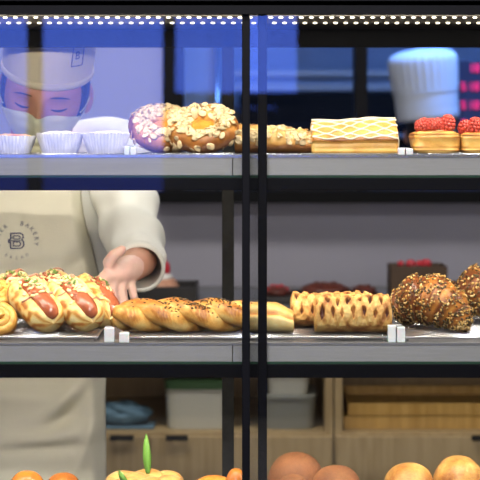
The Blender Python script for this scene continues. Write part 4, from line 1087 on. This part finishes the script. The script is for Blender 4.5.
# shoulders and sleeves
def sleeve(pts, rs, name, cuff=True):
    N = 60; vs = [Vector(p) for p in pts]
    def at(s):
        s *= len(vs) - 1; k = min(int(s), len(vs) - 2); f = s - k
        a, b_, c, d = vs[max(k - 1, 0)], vs[k], vs[k + 1], vs[min(k + 2, len(vs) - 1)]
        p = ((b_ * 2) + (c - a) * f + (a * 2 - b_ * 5 + c * 4 - d) * f * f + (d - a + b_ * 3 - c * 3) * f ** 3) * .5
        return p, rs[k] + (rs[k + 1] - rs[k]) * (f * f * (3 - 2 * f))
    up = Vector((1, 0, 0)); fr = []
    for i in range(N):
        p, r = at(i / (N - 1)); q, _ = at(min(1, (i + 1) / (N - 1))); q0, _ = at(max(0, (i - 1) / (N - 1))); tv = (q - q0).normalized()
        a = (up - tv * up.dot(tv)).normalized(); up = a; fr.append((p, r, a, tv.cross(a)))
    def f(u, v):
        i = min(N - 1, int(u * (N - 1) + .5)); p, r, a, b_ = fr[i]; w = 2 * PI * v
        n = 1 + .16 * nz(math.cos(w) * 1.5, math.sin(w) * 1.5, u * 6, 1, 8) + .055 * math.sin(u * 34 + 2 * math.cos(w)) * sm(-.1, .3, u) * (1 - sm(.85, .95, u))
        if u > .93: n = 1.06 + .02 * math.sin(w * 2)
        if u == 1: n = .90
        return tuple(p + (a * math.cos(w) + b_ * math.sin(w)) * r * n)
    o = bsurf(name, f, N, 36, M['shirt'], cv=True); md = o.modifiers.new('t', 'SOLIDIFY'); md.thickness = .0035; md.offset = -1
sleeve([Vector((BX + .09, .70, 1.365)), P(114, 152, .69), P(124, 196, .65), P(132, 236, .57), P(139, 258, .49), P(140, 268, .44)], [.078, .066, .056, .052, .043, .040], 'sleeve')
sleeve([Vector((BX - .06, .71, 1.35)), Vector((BX - .17, .72, 1.34)), Vector((BX - .215, .71, 1.22)), Vector((BX - .24, .69, 1.10)), Vector((BX - .22, .60, 1.05))], [.072, .064, .056, .052, .042], 'sleeve')
# collar
bsurf('collar', lambda u, v: (BX + .062 + (.062 - .006 * v) * math.cos(2 * PI * u), .665 - .012 * v + (.060 - .005 * v) * math.sin(2 * PI * u), 1.375 + .045 * v + .008 * math.sin(2 * PI * u)), 40, 8, M['shirt'], cu=True)
# apron
axc = -.396
def apron_y(x, z):
    dx = x - axc
    y = .562 + .9 * dx * dx + .020 * sm(1.15, 1.38, z) + .030 * sm(1.0, .5, z) * 0
    # drapery: a few long soft folds and one deep hip fold
    px = 240 + x / (K * 2.77); py = 140 + (CZ - z) / (K * 2.77)
    def fold(cx, cy, ang, ln, wd, am):
        ca, sa = math.cos(ang), math.sin(ang); ux, uy = px - cx, py - cy
        l = ux * ca + uy * sa; w = -ux * sa + uy * ca
        return 1.6 * am * math.exp(-(l / ln) ** 2) * math.exp(-(w / wd) ** 2)
    y += fold(72, 408, -.9, 24, 7, .010) - fold(66, 398, -.75, 28, 8, .012)
    y += fold(45, 448, -.05, 40, 6, .009) - fold(45, 437, -.08, 44, 9, .009)
    y += fold(50, 425, -.35, 34, 7, .006) - fold(88, 440, -1.2, 40, 7, .008)
    y += fold(25, 268, -.1, 40, 6, .006) + fold(10, 285, .2, 40, 7, .005) + fold(70, 270, -.8, 30, 8, .008)
    y += fold(20, 382, .05, 60, 8, .006) - fold(20, 395, .0, 60, 9, .005)
    y += .008 * nz(x * 9, 0, z * 5, 1, 2) + .004 * nz(x * 22, 0, z * 12, 1, 6)
    return y
def apf(u, v):
    z = 1.385 - .93 * v
    hw_r = -.010 * 0 + .158 - .045 * sm(1.10, 1.34, z) - .012 * sm(.9, 1.1, z) * 0
    x0 = axc - hw_r; x1 = axc + hw_r + .0
    x = x0 + (x1 - x0) * u
    y = apron_y(x, z)
    e = abs(2 * u - 1); y += .05 * sm(.86, 1.05, e)
    return (x, y, z)
o = bsurf('apron', apf, 90, 150, M['apron']); md = o.modifiers.new('t', 'SOLIDIFY'); md.thickness = .0018; md.offset = 0
for s in (-1, 1):
    b = MB(); b.tube([(axc + s * .10, apron_y(axc + s * .10, 1.38) + .005, 1.385), (axc + s * .085 + .02, .60, 1.41), (axc + s * .055 + .02, .665, 1.425)], .006, 8, sq=.5); o = b.build('apron_strap', M['apron'], baker); to_local(o, baker)
b = MB(); b.tube([(axc + .155, .63, 1.02), (BX + .17, .72, 1.03), (BX + .12, .84, 1.03), (BX, .875, 1.03), (BX - .12, .84, 1.03), (BX - .17, .72, 1.03), (axc - .155, .63, 1.02)], .008, 8); o = b.build('apron_tie', M['apron'], baker); to_local(o, baker)
# printed emblem: ring of lettering round a large outlined B
ec = P(17.5, 240.5, .575); sc = K * 2.775
def ap(x, z, off=.0030): return Vector((x, apron_y(x, z) - off, z))
b = MB()
ring_t = 'BAKER  BAKERY'
for i, ch in enumerate(ring_t):
    if ch == ' ': continue
    a = math.radians(196 - i * 17.2); v, f = text_mesh(ch, 5.6 * sc, bold=.0002)
    for q in v: pass
    ca, sa = math.cos(a - PI / 2), math.sin(a - PI / 2); cx = math.cos(a) * 19 * sc; cz = math.sin(a) * 17.5 * sc
    b.add([ap(ec.x + cx + p.x * ca - p.y * sa, ec.z + cz + p.x * sa + p.y * ca) for p in v], f)
for i, ch in enumerate('BREAD'):
    a = math.radians(236 + i * 17); v, f = text_mesh(ch, 4.2 * sc); ca, sa = math.cos(a + PI / 2), math.sin(a + PI / 2)
    b.add([ap(ec.x + math.cos(a) * 18.5 * sc + p.x * ca - p.y * sa, ec.z + math.sin(a) * 17 * sc + p.x * sa + p.y * ca) for p in v], f)
o = b.build('emblem_lettering', M['navy_soft'], baker, smooth=False); to_local(o, baker)
b = MB(); W_ = 6.6 * sc; H_ = 7.2 * sc
def stroke(pts, r=.0011, cl=False):
    q = []
    for i in range(len(pts) - 1):
        for k in range(6): s = k / 6; q.append(ap(ec.x + (pts[i][0] + (pts[i + 1][0] - pts[i][0]) * s) * sc, ec.z + (pts[i][1] + (pts[i + 1][1] - pts[i][1]) * s) * sc, .0030))
    q.append(ap(ec.x + pts[-1][0] * sc, ec.z + pts[-1][1] * sc, .0030)); b.tube(q, r, 6)
stroke([(-6, 7.5), (3.5, 7.5), (6, 6), (6.3, 3.5), (5, 1), (6.8, -1), (7, -4.5), (5, -7), (2.5, -7.5), (-6, -7.5), (-6, -1.5), (-8, -1.5), (-8, 1.2), (-6, 1.2), (-6, 7.5)])
stroke([(-3.2, 5), (2.4, 5), (3.4, 3.5), (2.4, 1.8), (-3.2, 1.8), (-3.2, 5)], .0009)
stroke([(-3.2, -1), (3, -1), (4.2, -3), (3, -5), (-3.2, -5), (-3.2, -1)], .0009)
stroke([(-5, 3.4), (-3.4, 3.4)], .0009); stroke([(-7, 0), (4, .4)], .0008)
o = b.build('emblem_letter', M['navy'], baker, smooth=False); to_local(o, baker)
# trousers and shoes
for s, k in ((1, 'L'), (-1, 'R')):
    pts = [J['hip' + k][0] + Vector((0, 0, .06)), J['hip' + k][0], J['kn' + k][0], J['an' + k][0] + Vector((0, 0, .03))]
    b = MB(); N = 24; pp = []; rs = []
    for i in range(N):
        u = i / (N - 1) * 3; q = min(2, int(u)); fq = u - q; pp.append(pts[q].lerp(pts[q + 1], fq)); rr = (.085, .090, .080, .066); rs.append((rr[q] + (rr[q + 1] - rr[q]) * fq) * (1 + .02 * math.sin(i * 1.7)))
    b.tube(pp, rs, 24, caps=False); o = b.build('trouser_leg', M['trousers'], baker); to_local(o, baker)
    c = J['to' + k][0].copy(); b = MB(); b.ell((c.x, c.y + .055, .045), (.052, .135, .045), 24, 14, fn=lambda q: 1)
    for v in b.v: v.z = max(.001, v.z)
    o = b.build('shoe', M['black_matte'], baker); to_local(o, baker)

# ---- the chef in the kitchen, back turned
KY = 3.1; kc = P(429, 131, KY)
chef = thing('person', 'person in tall pleated white chef hat, back turned, standing in the kitchen', 'person', (kc.x, KY, 0))
KM = Matrix.Translation(kc) @ Euler((math.radians(-4), math.radians(5), math.radians(170))).to_matrix().to_4x4()
cx = kc.x; zs = kc.z - .17
J2 = {'pelvis': (Vector((cx, KY, .88)), (.15, .11)), 'waist': (Vector((cx, KY, zs - .22)), (.135, .10)), 'chest': (Vector((cx, KY, zs - .08)), (.15, .11)), 'upchest': (Vector((cx, KY, zs)), (.11, .085)), 'neck': (Vector((cx, KY, zs + .06)), .055), 'headc': (kc, .06),
      'shL': (Vector((cx + .17, KY, zs - .01)), .05), 'elL': (Vector((cx + .22, KY + .02, zs - .28)), .04), 'wrL': (Vector((cx + .16, KY + .20, zs - .36)), .027), 'hdL': (Vector((cx + .13, KY + .28, zs - .36)), (.02, .034)),
      'shR': (Vector((cx - .17, KY, zs - .01)), .05), 'elR': (Vector((cx - .22, KY + .02, zs - .28)), .04), 'wrR': (Vector((cx - .16, KY + .20, zs - .36)), .027), 'hdR': (Vector((cx - .13, KY + .28, zs - .36)), (.02, .034)),
      'hipL': (Vector((cx + .09, KY, .82)), .085), 'knL': (Vector((cx + .10, KY, .46)), .06), 'anL': (Vector((cx + .10, KY, .09)), .042), 'toL': (Vector((cx + .10, KY + .14, .04)), .036),
      'hipR': (Vector((cx - .09, KY, .82)), .085), 'knR': (Vector((cx - .10, KY, .46)), .06), 'anR': (Vector((cx - .10, KY, .09)), .042), 'toR': (Vector((cx - .10, KY + .14, .04)), .036)}
E2 = [e for e in E[:22] if 'fm' not in e[0] and 'fm' not in e[1]] + [('elL', 'wrL')]
for sd, sg_ in (('L', 1), ('R', -1)):
    h0 = J2['hd' + sd][0]
    digits(J2, E2, 'hd' + sd, [[(h0 + Vector((-sg_ * .03, .01, .01)), .011), (h0 + Vector((-sg_ * .045, .03, .01)), .0095), (h0 + Vector((-sg_ * .05, .05, 0)), .008)]] +
           [[(h0 + Vector((sg_ * (-.026 + i * .018), .045, 0)), .0098), (h0 + Vector((sg_ * (-.028 + i * .019), .075, -.008)), .0088), (h0 + Vector((sg_ * (-.028 + i * .019), .096, -.02)), .0075)] for i in range(4)])
o = body_with_head('body', J2, E2, 'pelvis', KM, chef, M['skin'], .006); to_local(o, chef)
def csurf(name, fn, nu, nv, m, cu=True, cv=False):
    o = surf(name, fn, nu, nv, m, chef, cu=cu, cv=cv, crust=False); to_local(o, chef); return o
o = csurf('hair', lambda u, v: tuple(KM @ (head_dir(Vector((math.sin(.2 + 2.0 * v) * math.sin(math.radians(-115 + 230 * u)), math.sin(.2 + 2.0 * v) * math.cos(math.radians(-115 + 230 * u)), math.cos(.2 + 2.0 * v)))) * 1.06)), 40, 22, M['hair'], cu=False)
o.modifiers.new('t', 'SOLIDIFY').thickness = .004
def toque(u, v):
    a = 2 * PI * u; z = .130 + .146 * v; r = 1.04 + .05 * sm(0, .7, v)
    r *= 1 + .030 * (abs(math.sin(a * 14)) - .5) * sm(0, .15, v)
    if v > .65: r *= (max(0, 1 - ((v - .65) / .35) ** 3.2)) ** .5 if v < 1 else .01
    return tuple(KM @ Vector((.105 * r * math.cos(a), .110 * r * math.sin(a), z)))
csurf('toque', toque, 280, 30, M['hat_white'])
o = csurf('toque_band', lambda u, v: tuple(KM @ Vector(((.103 + .004 * v) * math.cos(2 * PI * u), (.109 + .004 * v) * math.sin(2 * PI * u), .035 + .105 * v + .006 * math.sin(2 * PI * u)))), 60, 8, M['hat_white']); o.modifiers.new('t', 'SOLIDIFY').thickness = .003
def cj(u, v):
    a = 2 * PI * u; z = .80 + (zs + .05 - .80) * v; rx = .170 + .02 * math.sin(v * PI) - .05 * sm(.8, 1, v) - .06 * sm(.95, 1, v); ry = .128 - .03 * sm(.8, 1, v)
    return (cx + rx * math.cos(a), KY + ry * math.sin(a), z)
csurf('jacket', cj, 48, 30, M['navy'])
for sd in 'LR':
    pp = [Vector((cx + (.1 if sd == 'L' else -.1), KY, zs - .01)), J2['sh' + sd][0], J2['el' + sd][0], J2['wr' + sd][0]]
    b = MB(); b.tube([pp[0], pp[1], pp[1].lerp(pp[2], .5), pp[2], pp[2].lerp(pp[3], .5), pp[3]], [.055, .062, .056, .052, .046, .038], 20, caps=False); o = b.build('sleeve', M['navy'], chef); to_local(o, chef)
    pts = [J2['hip' + sd][0] + Vector((0, 0, .06)), J2['hip' + sd][0], J2['kn' + sd][0], J2['an' + sd][0]]
    b = MB(); b.tube(pts, [.10, .105, .08, .065], 20, caps=False); o = b.build('trouser_leg', M['trousers'], chef); to_local(o, chef)
    c = J2['to' + sd][0]; b = MB(); b.ell((c.x, c.y - .055, .045), (.052, .135, .045), 20, 12)
    for v in b.v: v.z = max(.001, v.z)
    o = b.build('shoe', M['black_matte'], chef); to_local(o, chef)
bpy.context.view_layer.update()
